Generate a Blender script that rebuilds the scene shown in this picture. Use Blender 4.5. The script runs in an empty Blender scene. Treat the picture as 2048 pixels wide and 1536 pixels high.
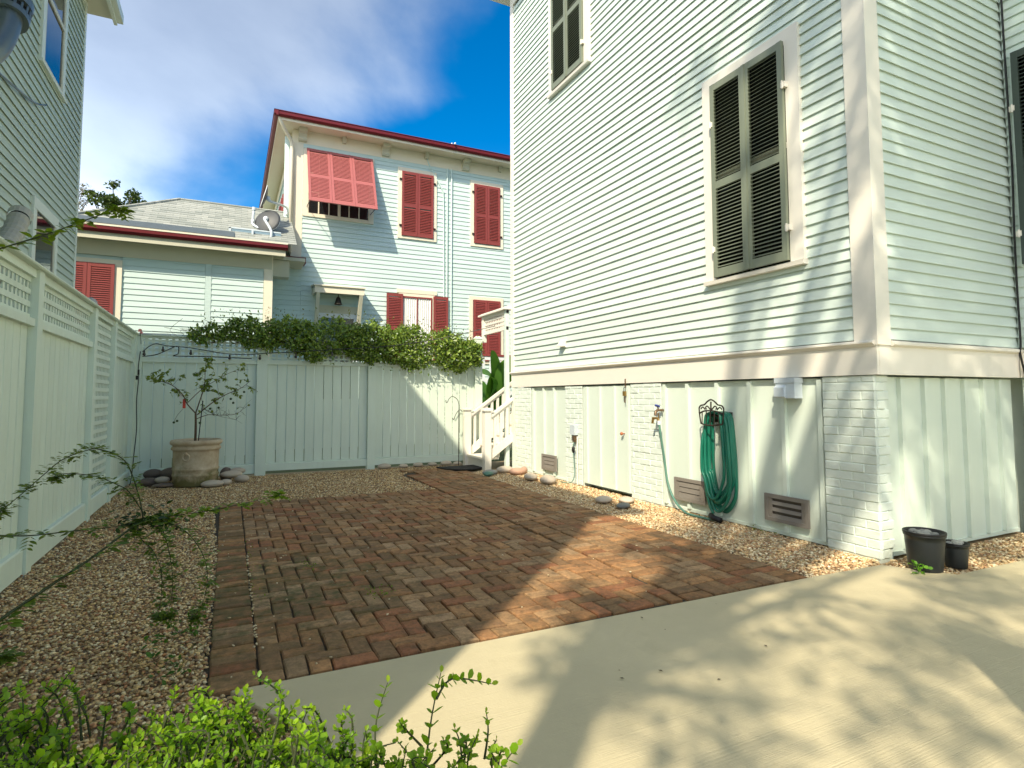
import bpy, bmesh, math, random
import numpy as np
from mathutils import Vector, Matrix

random.seed(7)
RNG = np.random.default_rng(11)
R = math.radians
scene = bpy.context.scene
COL = scene.collection

# ------------------------------------------------------------------ camera
cam_data = bpy.data.cameras.new('camera')
cam = bpy.data.objects.new('camera', cam_data)
COL.objects.link(cam)
YAW, PITCH, ROLL = R(25.9515), R(3.5744), R(-0.1208)
fwd = Vector((math.sin(YAW) * math.cos(PITCH), math.cos(YAW) * math.cos(PITCH), math.sin(PITCH)))
rgt = Vector((math.cos(YAW), -math.sin(YAW), 0))
upv = rgt.cross(fwd)
rg2 = rgt * math.cos(ROLL) + upv * math.sin(ROLL)
up2 = upv * math.cos(ROLL) - rgt * math.sin(ROLL)
cam.matrix_world = Matrix(((rg2.x, up2.x, -fwd.x, 0), (rg2.y, up2.y, -fwd.y, 0), (rg2.z, up2.z, -fwd.z, 1.25), (0, 0, 0, 1)))
cam_data.sensor_width = 36.0
cam_data.lens = 36.0 * 1157.43 / 2048
cam_data.shift_y = -(768 - 720.92) / 2048
cam_data.clip_start = 0.05
cam_data.clip_end = 2000
scene.camera = cam

# ------------------------------------------------------------------ sky, sun, exposure
SUN_EL, SUN_AZ = R(41.5), R(225)
world = bpy.data.worlds.new('World')
scene.world = world
world.use_nodes = True
wn, wl = world.node_tree.nodes, world.node_tree.links
wn.clear()
w_out = wn.new('ShaderNodeOutputWorld')
w_bg = wn.new('ShaderNodeBackground')
w_bg.inputs['Strength'].default_value = 0.15
sky = wn.new('ShaderNodeTexSky')
sky.sky_type = 'NISHITA'
sky.sun_disc = False
sky.sun_elevation = SUN_EL
sky.sun_rotation = SUN_AZ
sky.air_density = 1.0
sky.dust_density = 0.7
sky.ozone_density = 3.0
hs = wn.new('ShaderNodeHueSaturation')
hs.inputs['Saturation'].default_value = 1.48
hs.inputs['Value'].default_value = 0.43
wl.new(sky.outputs[0], hs.inputs['Color'])
# a broken bank of thin cloud, in world directions
tc = wn.new('ShaderNodeTexCoord')
sep = wn.new('ShaderNodeSeparateXYZ')
wl.new(tc.outputs['Generated'], sep.inputs[0])
def wmath(op, a, b=None):
    n = wn.new('ShaderNodeMath'); n.operation = op
    for i, v in enumerate((a, b)):
        if v is None: continue
        if isinstance(v, (int, float)): n.inputs[i].default_value = v
        else: wl.new(v, n.inputs[i])
    return n.outputs[0]
den = wmath('ADD', wmath('MAXIMUM', sep.outputs[2], 0.0), 0.32)
px_ = wmath('DIVIDE', sep.outputs[0], den)
py_ = wmath('DIVIDE', sep.outputs[1], den)
cmb = wn.new('ShaderNodeCombineXYZ')
wl.new(px_, cmb.inputs[0]); wl.new(py_, cmb.inputs[1])
nz = wn.new('ShaderNodeTexNoise')
nz.inputs['Scale'].default_value = 1.45
nz.inputs['Detail'].default_value = 8.0
nz.inputs['Roughness'].default_value = 0.52
nz.inputs['Distortion'].default_value = 0.35
mp = wn.new('ShaderNodeMapping')
mp.inputs['Location'].default_value = (3.1, 1.7, 0.4)
wl.new(cmb.outputs[0], mp.inputs[0]); wl.new(mp.outputs[0], nz.inputs['Vector'])
# the bank thins out towards +X
bank = wmath('ADD', wmath('MULTIPLY', px_, -0.85), wmath('ADD', wmath('MULTIPLY', wmath('MINIMUM', wmath('SUBTRACT', sep.outputs[2], 0.47), 0.0), 2.6), 0.44))
msk = wmath('ADD', nz.outputs['Fac'], bank)
rmp = wn.new('ShaderNodeMapRange')
rmp.interpolation_type = 'SMOOTHSTEP'
rmp.inputs['From Min'].default_value = 0.46
rmp.inputs['From Max'].default_value = 0.80
rmp.inputs['To Max'].default_value = 0.86
wl.new(msk, rmp.inputs['Value'])
ccr = wn.new('ShaderNodeValToRGB')
ccr.color_ramp.elements[0].position = 0.35
ccr.color_ramp.elements[0].color = (0.58, 0.58, 0.56, 1)
ccr.color_ramp.elements[1].position = 0.68
ccr.color_ramp.elements[1].color = (1.02, 0.96, 0.84, 1)
wl.new(nz.outputs['Fac'], ccr.inputs[0])
wmix = wn.new('ShaderNodeMix'); wmix.data_type = 'RGBA'
wl.new(rmp.outputs[0], wmix.inputs[0])
# cloud scatters the light of the sky around it, with little colour of its own
hs2 = wn.new('ShaderNodeHueSaturation'); hs2.inputs['Saturation'].default_value = 0.60
wl.new(sky.outputs[0], hs2.inputs['Color'])
cml = wn.new('ShaderNodeMix'); cml.data_type = 'RGBA'; cml.blend_type = 'MULTIPLY'; cml.inputs[0].default_value = 1.0
wl.new(hs2.outputs[0], cml.inputs[6]); wl.new(ccr.outputs[0], cml.inputs[7])
wl.new(hs.outputs[0], wmix.inputs[6]); wl.new(cml.outputs[2], wmix.inputs[7])
wl.new(wmix.outputs[2], w_bg.inputs['Color'])
wl.new(w_bg.outputs[0], w_out.inputs[0])

sun_data = bpy.data.lights.new('sun', 'SUN')
sun_data.energy = 2.0
sun_data.angle = R(0.6)
sun_data.color = (1.0, 0.90, 0.70)
sun = bpy.data.objects.new('sun', sun_data)
COL.objects.link(sun)
sd = Vector((math.cos(SUN_EL) * 0.7071, math.cos(SUN_EL) * 0.7071, -math.sin(SUN_EL)))
sun.rotation_euler = sd.to_track_quat('-Z', 'Y').to_euler()
sun.location = (-8, -8, 14)

scene.view_settings.view_transform = 'Standard'
scene.view_settings.look = 'None'
scene.view_settings.gamma = 1.0
scene.view_settings.exposure = 1.62
scene.view_settings.use_curve_mapping = False
scene.cycles.max_bounces = 6
scene.cycles.diffuse_bounces = 5
scene.cycles.transparent_max_bounces = 8

# ------------------------------------------------------------------ materials
def nodes_of(m):
    m.use_nodes = True
    return m.node_tree.nodes, m.node_tree.links
MATS = {}
def mat(name, base, rough=0.6, var=0.08, scale=6.0, grain=0.0, stain=0.0, stain_col=(0.2, 0.2, 0.14), bump=0.0, bscale=60.0,
        stretch=(1, 1, 1), rnd=0.05, metal=0.0, spec=0.4, attr=None, coat=0.0):
    """painted or weathered surface: base colour + large blotches + fine noise + optional stains, in world position"""
    m = bpy.data.materials.new(name)
    n, l = nodes_of(m)
    p = n['Principled BSDF']
    p.inputs['Roughness'].default_value = rough
    p.inputs['Metallic'].default_value = metal
    p.inputs['Specular IOR Level'].default_value = spec
    p.inputs['Coat Weight'].default_value = coat
    g = n.new('ShaderNodeNewGeometry')
    mpn = n.new('ShaderNodeMapping'); mpn.inputs['Scale'].default_value = stretch
    l.new(g.outputs['Position'], mpn.inputs[0])
    n1 = n.new('ShaderNodeTexNoise'); n1.inputs['Scale'].default_value = scale; n1.inputs['Detail'].default_value = 6; n1.inputs['Roughness'].default_value = 0.6
    l.new(mpn.outputs[0], n1.inputs['Vector'])
    oi = n.new('ShaderNodeObjectInfo')
    # value = 1 + var*(noise-.5)*2 + rnd*(random-.5)*2
    def M(op, a, b):
        q = n.new('ShaderNodeMath'); q.operation = op
        for i, v in enumerate((a, b)):
            if isinstance(v, (int, float)): q.inputs[i].default_value = v
            else: l.new(v, q.inputs[i])
        return q.outputs[0]
    v = M('ADD', M('MULTIPLY', M('SUBTRACT', n1.outputs['Fac'], 0.5), 2 * var), 1.0)
    v = M('ADD', v, M('MULTIPLY', M('SUBTRACT', oi.outputs['Random'], 0.5), 2 * rnd))
    if attr:
        at = n.new('ShaderNodeAttribute'); at.attribute_name = attr
        col = at.outputs['Color']
    else:
        rgb = n.new('ShaderNodeRGB'); rgb.outputs[0].default_value = (*base, 1)
        col = rgb.outputs[0]
    mx = n.new('ShaderNodeVectorMath'); mx.operation = 'SCALE'
    l.new(col, mx.inputs[0]); l.new(v, mx.inputs['Scale'])
    cout = mx.outputs[0]
    if stain > 0:
        n2 = n.new('ShaderNodeTexNoise'); n2.inputs['Scale'].default_value = scale * 0.9 + 1.3; n2.inputs['Detail'].default_value = 9; n2.inputs['Roughness'].default_value = 0.7
        l.new(mpn.outputs[0], n2.inputs['Vector'])
        mr = n.new('ShaderNodeMapRange'); mr.inputs['From Min'].default_value = 0.55; mr.inputs['From Max'].default_value = 0.78; mr.inputs['To Max'].default_value = stain
        l.new(n2.outputs['Fac'], mr.inputs['Value'])
        mm = n.new('ShaderNodeMix'); mm.data_type = 'RGBA'
        l.new(mr.outputs[0], mm.inputs[0]); l.new(cout, mm.inputs[6]); mm.inputs[7].default_value = (*stain_col, 1)
        cout = mm.outputs[2]
    l.new(cout, p.inputs['Base Color'])
    if bump > 0:
        n3 = n.new('ShaderNodeTexNoise'); n3.inputs['Scale'].default_value = bscale; n3.inputs['Detail'].default_value = 5
        l.new(mpn.outputs[0], n3.inputs['Vector'])
        b = n.new('ShaderNodeBump'); b.inputs['Strength'].default_value = bump; b.inputs['Distance'].default_value = 0.01
        l.new(n3.outputs['Fac'], b.inputs['Height']); l.new(b.outputs[0], p.inputs['Normal'])
    MATS[name] = m
    return m

def leaf_mat(name, trans=0.45, rough=0.42, spec=0.4):
    m = bpy.data.materials.new(name)
    n, l = nodes_of(m)
    p = n['Principled BSDF']
    p.inputs['Roughness'].default_value = rough
    p.inputs['Specular IOR Level'].default_value = spec
    at = n.new('ShaderNodeAttribute'); at.attribute_name = 'tint'
    l.new(at.outputs['Color'], p.inputs['Base Color'])
    tr = n.new('ShaderNodeBsdfTranslucent')
    mul = n.new('ShaderNodeVectorMath'); mul.operation = 'MULTIPLY'
    mul.inputs[1].default_value = (1.25, 1.2, 0.5)
    l.new(at.outputs['Color'], mul.inputs[0]); l.new(mul.outputs[0], tr.inputs['Color'])
    mx = n.new('ShaderNodeMixShader'); mx.inputs[0].default_value = trans
    l.new(p.outputs[0], mx.inputs[1]); l.new(tr.outputs[0], mx.inputs[2])
    l.new(mx.outputs[0], n['Material Output'].inputs[0])
    MATS[name] = m
    return m

mat('mint', (0.63, 0.72, 0.655), 0.6, 0.08, 2.2, stain=0.28, stain_col=(0.50, 0.58, 0.48), bump=0.12, bscale=40, stretch=(1, 1, 6), rnd=0.05)
mat('trim', (0.79, 0.745, 0.66), 0.5, 0.03, 3.0, stain=0.12, stain_col=(0.62, 0.55, 0.42), rnd=0.02, bump=0.05)
mat('skirt', (0.64, 0.715, 0.63), 0.6, 0.05, 2.5, stain=0.15, stain_col=(0.55, 0.58, 0.48), rnd=0.02, bump=0.05)
mat('pier_brick', (0.66, 0.725, 0.66), 0.7, 0.07, 14.0, stain=0.2, stain_col=(0.60, 0.61, 0.53), bump=0.22, bscale=70, rnd=0.025)
mat('fence', (0.655, 0.735, 0.63), 0.65, 0.09, 2.0, stain=0.34, stain_col=(0.55, 0.58, 0.45), bump=0.10, bscale=35, stretch=(4, 4, 0.8), rnd=0.03)
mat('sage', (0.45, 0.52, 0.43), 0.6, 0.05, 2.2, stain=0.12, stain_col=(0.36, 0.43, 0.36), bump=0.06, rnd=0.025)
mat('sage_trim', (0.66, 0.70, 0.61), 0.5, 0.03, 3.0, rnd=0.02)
mat('aqua', (0.565, 0.685, 0.655), 0.6, 0.06, 2.0, stain=0.25, stain_col=(0.62, 0.70, 0.64), bump=0.08, bscale=25, stretch=(1, 1, 5), rnd=0.035)
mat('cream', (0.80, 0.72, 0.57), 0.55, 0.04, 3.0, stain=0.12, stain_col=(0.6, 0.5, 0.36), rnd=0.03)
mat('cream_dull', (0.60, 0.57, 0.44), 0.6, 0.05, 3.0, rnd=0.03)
mat('red', (0.245, 0.048, 0.044), 0.5, 0.08, 4.0, rnd=0.05)
mat('red_faded', (0.40, 0.12, 0.115), 0.5, 0.06, 4.0, rnd=0.03)
mat('maroon', (0.14, 0.012, 0.016), 0.4, 0.08, 5.0, rnd=0.02)
mat('olive', (0.20, 0.225, 0.165), 0.45, 0.08, 5.0, stain=0.25, stain_col=(0.26, 0.27, 0.18), rnd=0.05)
mat('dark_green', (0.05, 0.068, 0.058), 0.45, 0.1, 5.0, rnd=0.06)
mat('vent_grey', (0.225, 0.20, 0.172), 0.55, 0.06, 20, rnd=0.03)
mat('vent_dark', (0.07, 0.06, 0.05), 0.7, 0.2, 60)
mat('grey_pvc', (0.56, 0.62, 0.66), 0.4, 0.03, 8)
mat('galv', (0.17, 0.20, 0.20), 0.42, 0.15, 9, metal=0.6, stain=0.3, stain_col=(0.16, 0.18, 0.17))
mat('white_metal', (0.72, 0.74, 0.75), 0.4, 0.04, 8)
mat('dish', (0.075, 0.078, 0.08), 0.5, 0.05, 6)
mat('iron', (0.045, 0.036, 0.028), 0.5, 0.2, 30, metal=0.4)
mat('brass', (0.45, 0.28, 0.09), 0.35, 0.1, 30, metal=0.8)
mat('brown_bronze', (0.20, 0.13, 0.08), 0.4, 0.1, 30, metal=0.6)
mat('orange_knob', (0.42, 0.13, 0.05), 0.4, 0.1, 20)
mat('blue_plastic', (0.04, 0.07, 0.34), 0.4, 0.05, 20)
mat('black', (0.012, 0.012, 0.013), 0.5, 0.2, 20)
mat('black_pot', (0.018, 0.021, 0.021), 0.42, 0.3, 12, stain=0.25, stain_col=(0.06, 0.065, 0.05))
mat('hose', (0.008, 0.155, 0.098), 0.36, 0.15, 14, stain=0.25, stain_col=(0.015, 0.09, 0.10), spec=0.5)
mat('hose_dull', (0.10, 0.22, 0.17), 0.5, 0.1, 14)
mat('concrete', (0.53, 0.455, 0.29), 0.85, 0.16, 1.8, stain=0.5, stain_col=(0.40, 0.345, 0.205), bump=0.15, bscale=90, rnd=0)
mat('joint', (0.065, 0.05, 0.032), 0.95, 0.35, 30, stain=0.5, stain_col=(0.05, 0.06, 0.02), bump=0.8, bscale=120)
mat('gravel_bed', (0.38, 0.27, 0.15), 0.9, 0.4, 60, stain=0.5, stain_col=(0.12, 0.09, 0.06), bump=1.0, bscale=110)
mat('pebble', (0.5, 0.4, 0.3), 0.75, 0.15, 60, attr='tint', rnd=0)
mat('soil', (0.10, 0.075, 0.05), 0.95, 0.3, 25, bump=0.8, bscale=60)
mat('lawn', (0.10, 0.12, 0.045), 0.95, 0.35, 3, bump=0.8, bscale=50)
mat('stone_pale', (0.50, 0.42, 0.33), 0.65, 0.12, 9, stain=0.3, stain_col=(0.36, 0.28, 0.2), bump=0.15, bscale=40, rnd=0.12)
mat('stone_dark', (0.145, 0.105, 0.08), 0.6, 0.15, 9, stain=0.3, stain_col=(0.2, 0.16, 0.12), bump=0.15, bscale=40, rnd=0.15)
mat('stone_grey', (0.20, 0.21, 0.20), 0.6, 0.12, 12, stain=0.3, stain_col=(0.42, 0.34, 0.22), rnd=0.25)
mat('stone_pink', (0.50, 0.30, 0.21), 0.65, 0.12, 9, rnd=0.1)
mat('bark', (0.13, 0.10, 0.07), 0.85, 0.25, 12, bump=0.6, bscale=30, stretch=(3, 3, 0.7))
mat('twig', (0.045, 0.055, 0.02), 0.7, 0.2, 20)
mat('twig_brown', (0.11, 0.07, 0.04), 0.8, 0.2, 20)
mat('green_fruit', (0.05, 0.085, 0.025), 0.4, 0.1, 20)
mat('tag_red', (0.55, 0.05, 0.03), 0.5, 0.05, 10)
mat('tag_white', (0.7, 0.68, 0.62), 0.5, 0.05, 10)
mat('petal', (0.72, 0.20, 0.27), 0.6, 0.1, 30)
mat('petal_white', (0.8, 0.8, 0.74), 0.6, 0.05, 30)
mat('mat_fibre', (0.032, 0.03, 0.028), 0.95, 0.4, 70, bump=1.0, bscale=160)
mat('shingle', (0.33, 0.345, 0.315), 0.9, 0.10, 2.0, rnd=0)
mat('curtain', (0.78, 0.77, 0.74), 0.8, 0.04, 4)
mat('skylight_glass', (0.22, 0.31, 0.38), 0.25, 0.05, 3)
mat('beige_plastic', (0.40, 0.375, 0.30), 0.5, 0.08, 10, stain=0.2, stain_col=(0.25, 0.24, 0.2))
mat('ball_grey', (0.42, 0.40, 0.36), 0.6, 0.05, 10)
mat('light_bulb', (0.05, 0.045, 0.04), 0.25, 0.1, 20)
leaf_mat('leaf_hedge', 0.30, 0.35, 0.5)
leaf_mat('leaf_bush', 0.50, 0.42, 0.4)
leaf_mat('leaf_rose', 0.40, 0.45, 0.4)
leaf_mat('leaf_tree', 0.35, 0.5, 0.3)
leaf_mat('leaf_banana', 0.45, 0.4, 0.4)

def glass_mat():
    m = bpy.data.materials.new('pane_glass')
    n, l = nodes_of(m)
    p = n['Principled BSDF']
    p.inputs['Base Color'].default_value = (0.012, 0.016, 0.018, 1)
    p.inputs['Roughness'].default_value = 0.04
    p.inputs['Specular IOR Level'].default_value = 0.8
    MATS['pane_glass'] = m
glass_mat()

def brick_mat():
    m = bpy.data.materials.new('paver')
    n, l = nodes_of(m)
    p = n['Principled BSDF']; p.inputs['Roughness'].default_value = 0.85; p.inputs['Specular IOR Level'].default_value = 0.25
    g = n.new('ShaderNodeNewGeometry')
    at = n.new('ShaderNodeAttribute'); at.attribute_name = 'tint'
    def noise(s, d=6, r=0.6):
        q = n.new('ShaderNodeTexNoise'); q.inputs['Scale'].default_value = s; q.inputs['Detail'].default_value = d; q.inputs['Roughness'].default_value = r
        l.new(g.outputs['Position'], q.inputs['Vector']); return q.outputs['Fac']
    def mr(v, a, b, c=0.0, d=1.0):
        q = n.new('ShaderNodeMapRange'); q.inputs['From Min'].default_value = a; q.inputs['From Max'].default_value = b
        q.inputs['To Min'].default_value = c; q.inputs['To Max'].default_value = d; l.new(v, q.inputs['Value']); return q.outputs[0]
    def mix(f, a, col):
        q = n.new('ShaderNodeMix'); q.data_type = 'RGBA'; l.new(f, q.inputs[0]); l.new(a, q.inputs[6]); q.inputs[7].default_value = (*col, 1); return q.outputs[2]
    sc = n.new('ShaderNodeVectorMath'); sc.operation = 'SCALE'
    l.new(at.outputs['Color'], sc.inputs[0]); l.new(mr(noise(38, 8, 0.7), 0.3, 0.7, 0.66, 1.22), sc.inputs['Scale'])
    c = sc.outputs[0]
    c = mix(mr(noise(13, 7, 0.7), 0.47, 0.68, 0, 0.74), c, (0.085, 0.058, 0.034))      # grime
    c = mix(mr(noise(70, 4), 0.60, 0.72, 0, 0.5), c, (0.30, 0.22, 0.15))               # pale mortar specks
    # moss: stronger where its mask attribute says so, broken by noise
    ml = n.new('ShaderNodeMath'); ml.operation = 'MULTIPLY'
    l.new(at.outputs['Alpha'], ml.inputs[0]); l.new(mr(noise(9, 8, 0.7), 0.40, 0.62, 0, 0.85), ml.inputs[1])
    c = mix(ml.outputs[0], c, (0.068, 0.075, 0.026))
    l.new(c, p.inputs['Base Color'])
    b = n.new('ShaderNodeBump'); b.inputs['Strength'].default_value = 0.6; b.inputs['Distance'].default_value = 0.006
    l.new(noise(75, 6), b.inputs['Height']); l.new(b.outputs[0], p.inputs['Normal'])
    MATS['paver'] = m
brick_mat()

def pot_mat():
    m = bpy.data.materials.new('terracotta')
    n, l = nodes_of(m)
    p = n['Principled BSDF']; p.inputs['Roughness'].default_value = 0.8
    g = n.new('ShaderNodeNewGeometry')
    sp = n.new('ShaderNodeSeparateXYZ'); l.new(g.outputs['Position'], sp.inputs[0])
    def noise(s, d=6, r=0.6):
        q = n.new('ShaderNodeTexNoise'); q.inputs['Scale'].default_value = s; q.inputs['Detail'].default_value = d; q.inputs['Roughness'].default_value = r
        l.new(g.outputs['Position'], q.inputs['Vector']); return q.outputs['Fac']
    cr = n.new('ShaderNodeValToRGB')
    e = cr.color_ramp.elements
    e[0].position = 0.3; e[0].color = (0.40, 0.285, 0.175, 1)
    e[1].position = 0.7; e[1].color = (0.60, 0.49, 0.34, 1)
    l.new(noise(7), cr.inputs[0])
    # algae creeping up from the foot, ragged
    a = n.new('ShaderNodeMath'); a.operation = 'MULTIPLY_ADD'; l.new(noise(6, 8, 0.7), a.inputs[0]); a.inputs[1].default_value = 0.75; l.new(sp.outputs[2], a.inputs[2])
    mr = n.new('ShaderNodeMapRange'); mr.inputs['From Min'].default_value = 0.66; mr.inputs['From Max'].default_value = 0.44; mr.inputs['To Max'].default_value = 0.9
    l.new(a.outputs[0], mr.inputs['Value'])
    mx = n.new('ShaderNodeMix'); mx.data_type = 'RGBA'; l.new(mr.outputs[0], mx.inputs[0]); l.new(cr.outputs[0], mx.inputs[6]); mx.inputs[7].default_value = (0.115, 0.105, 0.022, 1)
    l.new(mx.outputs[2], p.inputs['Base Color'])
    b = n.new('ShaderNodeBump'); b.inputs['Strength'].default_value = 0.3; b.inputs['Distance'].default_value = 0.01
    l.new(noise(40), b.inputs['Height']); l.new(b.outputs[0], p.inputs['Normal'])
    MATS['terracotta'] = m
pot_mat()

# brushed concrete: fine broom lines; shingle tabs: rows of random tone
def tune_concrete():
    m = MATS['concrete']; n, l = nodes_of(m); p = n['Principled BSDF']
    g = n.new('ShaderNodeNewGeometry')
    mp2 = n.new('ShaderNodeMapping'); mp2.inputs['Rotation'].default_value = (0, 0, R(38)); mp2.inputs['Scale'].default_value = (2.0, 170, 1)
    l.new(g.outputs['Position'], mp2.inputs[0])
    q = n.new('ShaderNodeTexNoise'); q.inputs['Scale'].default_value = 1.0; q.inputs['Detail'].default_value = 3
    l.new(mp2.outputs[0], q.inputs['Vector'])
    b = n.new('ShaderNodeBump'); b.inputs['Strength'].default_value = 0.5; b.inputs['Distance'].default_value = 0.006
    l.new(q.outputs['Fac'], b.inputs['Height'])
    old = p.inputs['Normal'].links[0].from_node
    l.new(old.outputs[0], b.inputs['Normal']); l.new(b.outputs[0], p.inputs['Normal'])
tune_concrete()
def tune_shingle():
    m = MATS['shingle']; n, l = nodes_of(m); p = n['Principled BSDF']
    g = n.new('ShaderNodeNewGeometry')
    mp2 = n.new('ShaderNodeMapping'); mp2.inputs['Scale'].default_value = (1, 1, 1)
    l.new(g.outputs['Position'], mp2.inputs[0])
    br = n.new('ShaderNodeTexBrick'); br.inputs['Scale'].default_value = 1.0
    br.inputs['Brick Width'].default_value = 0.28; br.inputs['Row Height'].default_value = 0.12; br.inputs['Mortar Size'].default_value = 0.004
    br.inputs['Color1'].default_value = (0.25, 0.27, 0.245, 1); br.inputs['Color2'].default_value = (0.40, 0.41, 0.37, 1); br.inputs['Mortar'].default_value = (0.2, 0.21, 0.19, 1)
    l.new(mp2.outputs[0], br.inputs['Vector'])
    l.new(br.outputs['Color'], p.inputs['Base Color'])
tune_shingle()

# ------------------------------------------------------------------ mesh helpers
def frame(o, u, w):
    """wall frame: maps (along, up, out) to world"""
    o, u, w = Vector(o), Vector(u), Vector(w)
    return lambda a, v, d: (o + u * a + w * d + Vector((0, 0, v)))
ID = lambda x, z, y: Vector((x, y, z))      # (x, z, y) order for plain boxes

class MB:
    def __init__(s): s.v, s.f = [], []
    def quadbox(s, P8):
        b = len(s.v); s.v += [tuple(p) for p in P8]
        for q in ((0, 3, 2, 1), (4, 5, 6, 7), (0, 1, 5, 4), (1, 2, 6, 5), (2, 3, 7, 6), (3, 0, 4, 7)):
            s.f.append(tuple(b + i for i in q))
        return s
    def box(s, F, a0, a1, v0, v1, d0, d1):
        return s.quadbox([F(a0, v0, d0), F(a1, v0, d0), F(a1, v1, d0), F(a0, v1, d0), F(a0, v0, d1), F(a1, v0, d1), F(a1, v1, d1), F(a0, v1, d1)])
    def bx(s, x0, x1, y0, y1, z0, z1):
        return s.quadbox([(x0, y0, z0), (x1, y0, z0), (x1, y1, z0), (x0, y1, z0), (x0, y0, z1), (x1, y0, z1), (x1, y1, z1), (x0, y1, z1)])
    def profile(s, F, a0, a1, prof, seg=1, jit=0.0, rnd=random):
        """extrude a (out, up) profile along the wall"""
        k = len(prof); b = len(s.v)
        for i in range(seg + 1):
            a = a0 + (a1 - a0) * i / seg
            jd, jv = (rnd.uniform(-jit, jit), rnd.uniform(-jit, jit)) if jit else (0, 0)
            for (d, v) in prof: s.v.append(tuple(F(a, v + jv, d + (jd if d > 0.004 else 0))))
        for i in range(seg):
            for j in range(k):
                j2 = (j + 1) % k
                s.f.append((b + i * k + j, b + i * k + j2, b + (i + 1) * k + j2, b + (i + 1) * k + j))
        s.f.append(tuple(b + j for j in range(k))); s.f.append(tuple(b + seg * k + j for j in range(k - 1, -1, -1)))
        return s
    def tube(s, pts, r, n=8, cap=True):
        pts = [Vector(p) for p in pts]
        rs = r if isinstance(r, (list, tuple)) else [r] * len(pts)
        b = len(s.v); prev = None
        for i, p in enumerate(pts):
            t = (pts[min(i + 1, len(pts) - 1)] - pts[max(i - 1, 0)])
            t = t.normalized() if t.length > 1e-9 else Vector((0, 0, 1))
            if prev is None:
                x = t.orthogonal().normalized()
            else:
                x = (prev - t * prev.dot(t))
                x = x.normalized() if x.length > 1e-6 else t.orthogonal().normalized()
            prev = x; y = t.cross(x)
            for k in range(n):
                a = 2 * math.pi * k / n
                s.v.append(tuple(p + (x * math.cos(a) + y * math.sin(a)) * rs[i]))
        for i in range(len(pts) - 1):
            for k in range(n):
                k2 = (k + 1) % n
                s.f.append((b + i * n + k, b + i * n + k2, b + (i + 1) * n + k2, b + (i + 1) * n + k))
        if cap:
            s.f.append(tuple(b + k for k in range(n - 1, -1, -1)))
            e = b + (len(pts) - 1) * n
            s.f.append(tuple(e + k for k in range(n)))
        return s
    def lathe(s, c, prof, n=32, jit=0.0):
        b = len(s.v); c = Vector(c)
        for (r, z) in prof:
            for k in range(n):
                a = 2 * math.pi * k / n
                s.v.append((c.x + r * math.cos(a), c.y + r * math.sin(a), c.z + z))
        for i in range(len(prof) - 1):
            for k in range(n):
                k2 = (k + 1) % n
                s.f.append((b + i * n + k, b + i * n + k2, b + (i + 1) * n + k2, b + (i + 1) * n + k))
        return s
    def ellipsoid(s, c, r, n=14, m=8, rotz=0.0, jit=0.0, tilt=0.0):
        b = len(s.v); c = Vector(c)
        Mx = Matrix.Rotation(rotz, 3, 'Z') @ Matrix.Rotation(tilt, 3, 'X')
        ph1, ph2 = random.random() * 6, random.random() * 6
        for i in range(m + 1):
            th = math.pi * i / m
            for k in range(n):
                a = 2 * math.pi * k / n
                j = 1 + jit * (math.sin(2 * a + ph1) * 0.6 + math.sin(3 * a + ph2 + th) * 0.4)
                p = Vector((r[0] * math.sin(th) * math.cos(a) * j, r[1] * math.sin(th) * math.sin(a) * j, r[2] * math.cos(th)))
                s.v.append(tuple(c + Mx @ p))
        for i in range(m):
            for k in range(n):
                k2 = (k + 1) % n
                s.f.append((b + i * n + k, b + (i + 1) * n + k, b + (i + 1) * n + k2, b + i * n + k2))
        return s
    def torus(s, c, R0, r, axis_u, axis_v, n=20, m=8):
        c, au, av = Vector(c), Vector(axis_u), Vector(axis_v)
        pts = [c + au * math.cos(2 * math.pi * i / n) * R0 + av * math.sin(2 * math.pi * i / n) * R0 for i in range(n + 1)]
        return s.tube(pts, r, m, cap=False)
    def mesh(s, name, mname, smooth=False):
        me = bpy.data.meshes.new(name)
        me.from_pydata(s.v, [], s.f)
        bm = bmesh.new(); bm.from_mesh(me)
        bmesh.ops.remove_doubles(bm, verts=bm.verts, dist=1e-6)
        bmesh.ops.recalc_face_normals(bm, faces=bm.faces)
        bm.to_mesh(me); bm.free()
        me.materials.append(MATS[mname])
        if smooth: me.polygons.foreach_set('use_smooth', [True] * len(me.polygons))
        return me
    def build(s, name, mname, parent=None, smooth=False, kind=None, label=None):
        o = bpy.data.objects.new(name, s.mesh(name, mname, smooth))
        COL.objects.link(o)
        attach(o, parent)
        if kind: o['kind'] = kind
        if label: o['label'] = label
        return o

def attach(o, parent):
    if parent is not None:
        o.parent = parent
        if parent.type == 'EMPTY': o.matrix_parent_inverse = Matrix.Translation(-parent.location)
def clone(src, parent, off):
    """copy of one piece sharing its mesh, moved by a world offset"""
    o = src.copy(); COL.objects.link(o)
    o.parent = parent; o.matrix_parent_inverse = src.matrix_parent_inverse.copy()
    o.location = src.location + Vector(off)
    return o
def thing(name, label, cat, loc=(0, 0, 0), group=None, kind=None):
    o = bpy.data.objects.new(name, None)
    o.empty_display_size = 0.1
    COL.objects.link(o); o.location = loc
    o['label'] = label; o['category'] = cat
    if group: o['group'] = group
    return o
def tag(o, label, cat, group=None):
    o['label'] = label; o['category'] = cat
    if group: o['group'] = group
    return o
def struct(o):
    o['kind'] = 'structure'
    return o

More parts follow.
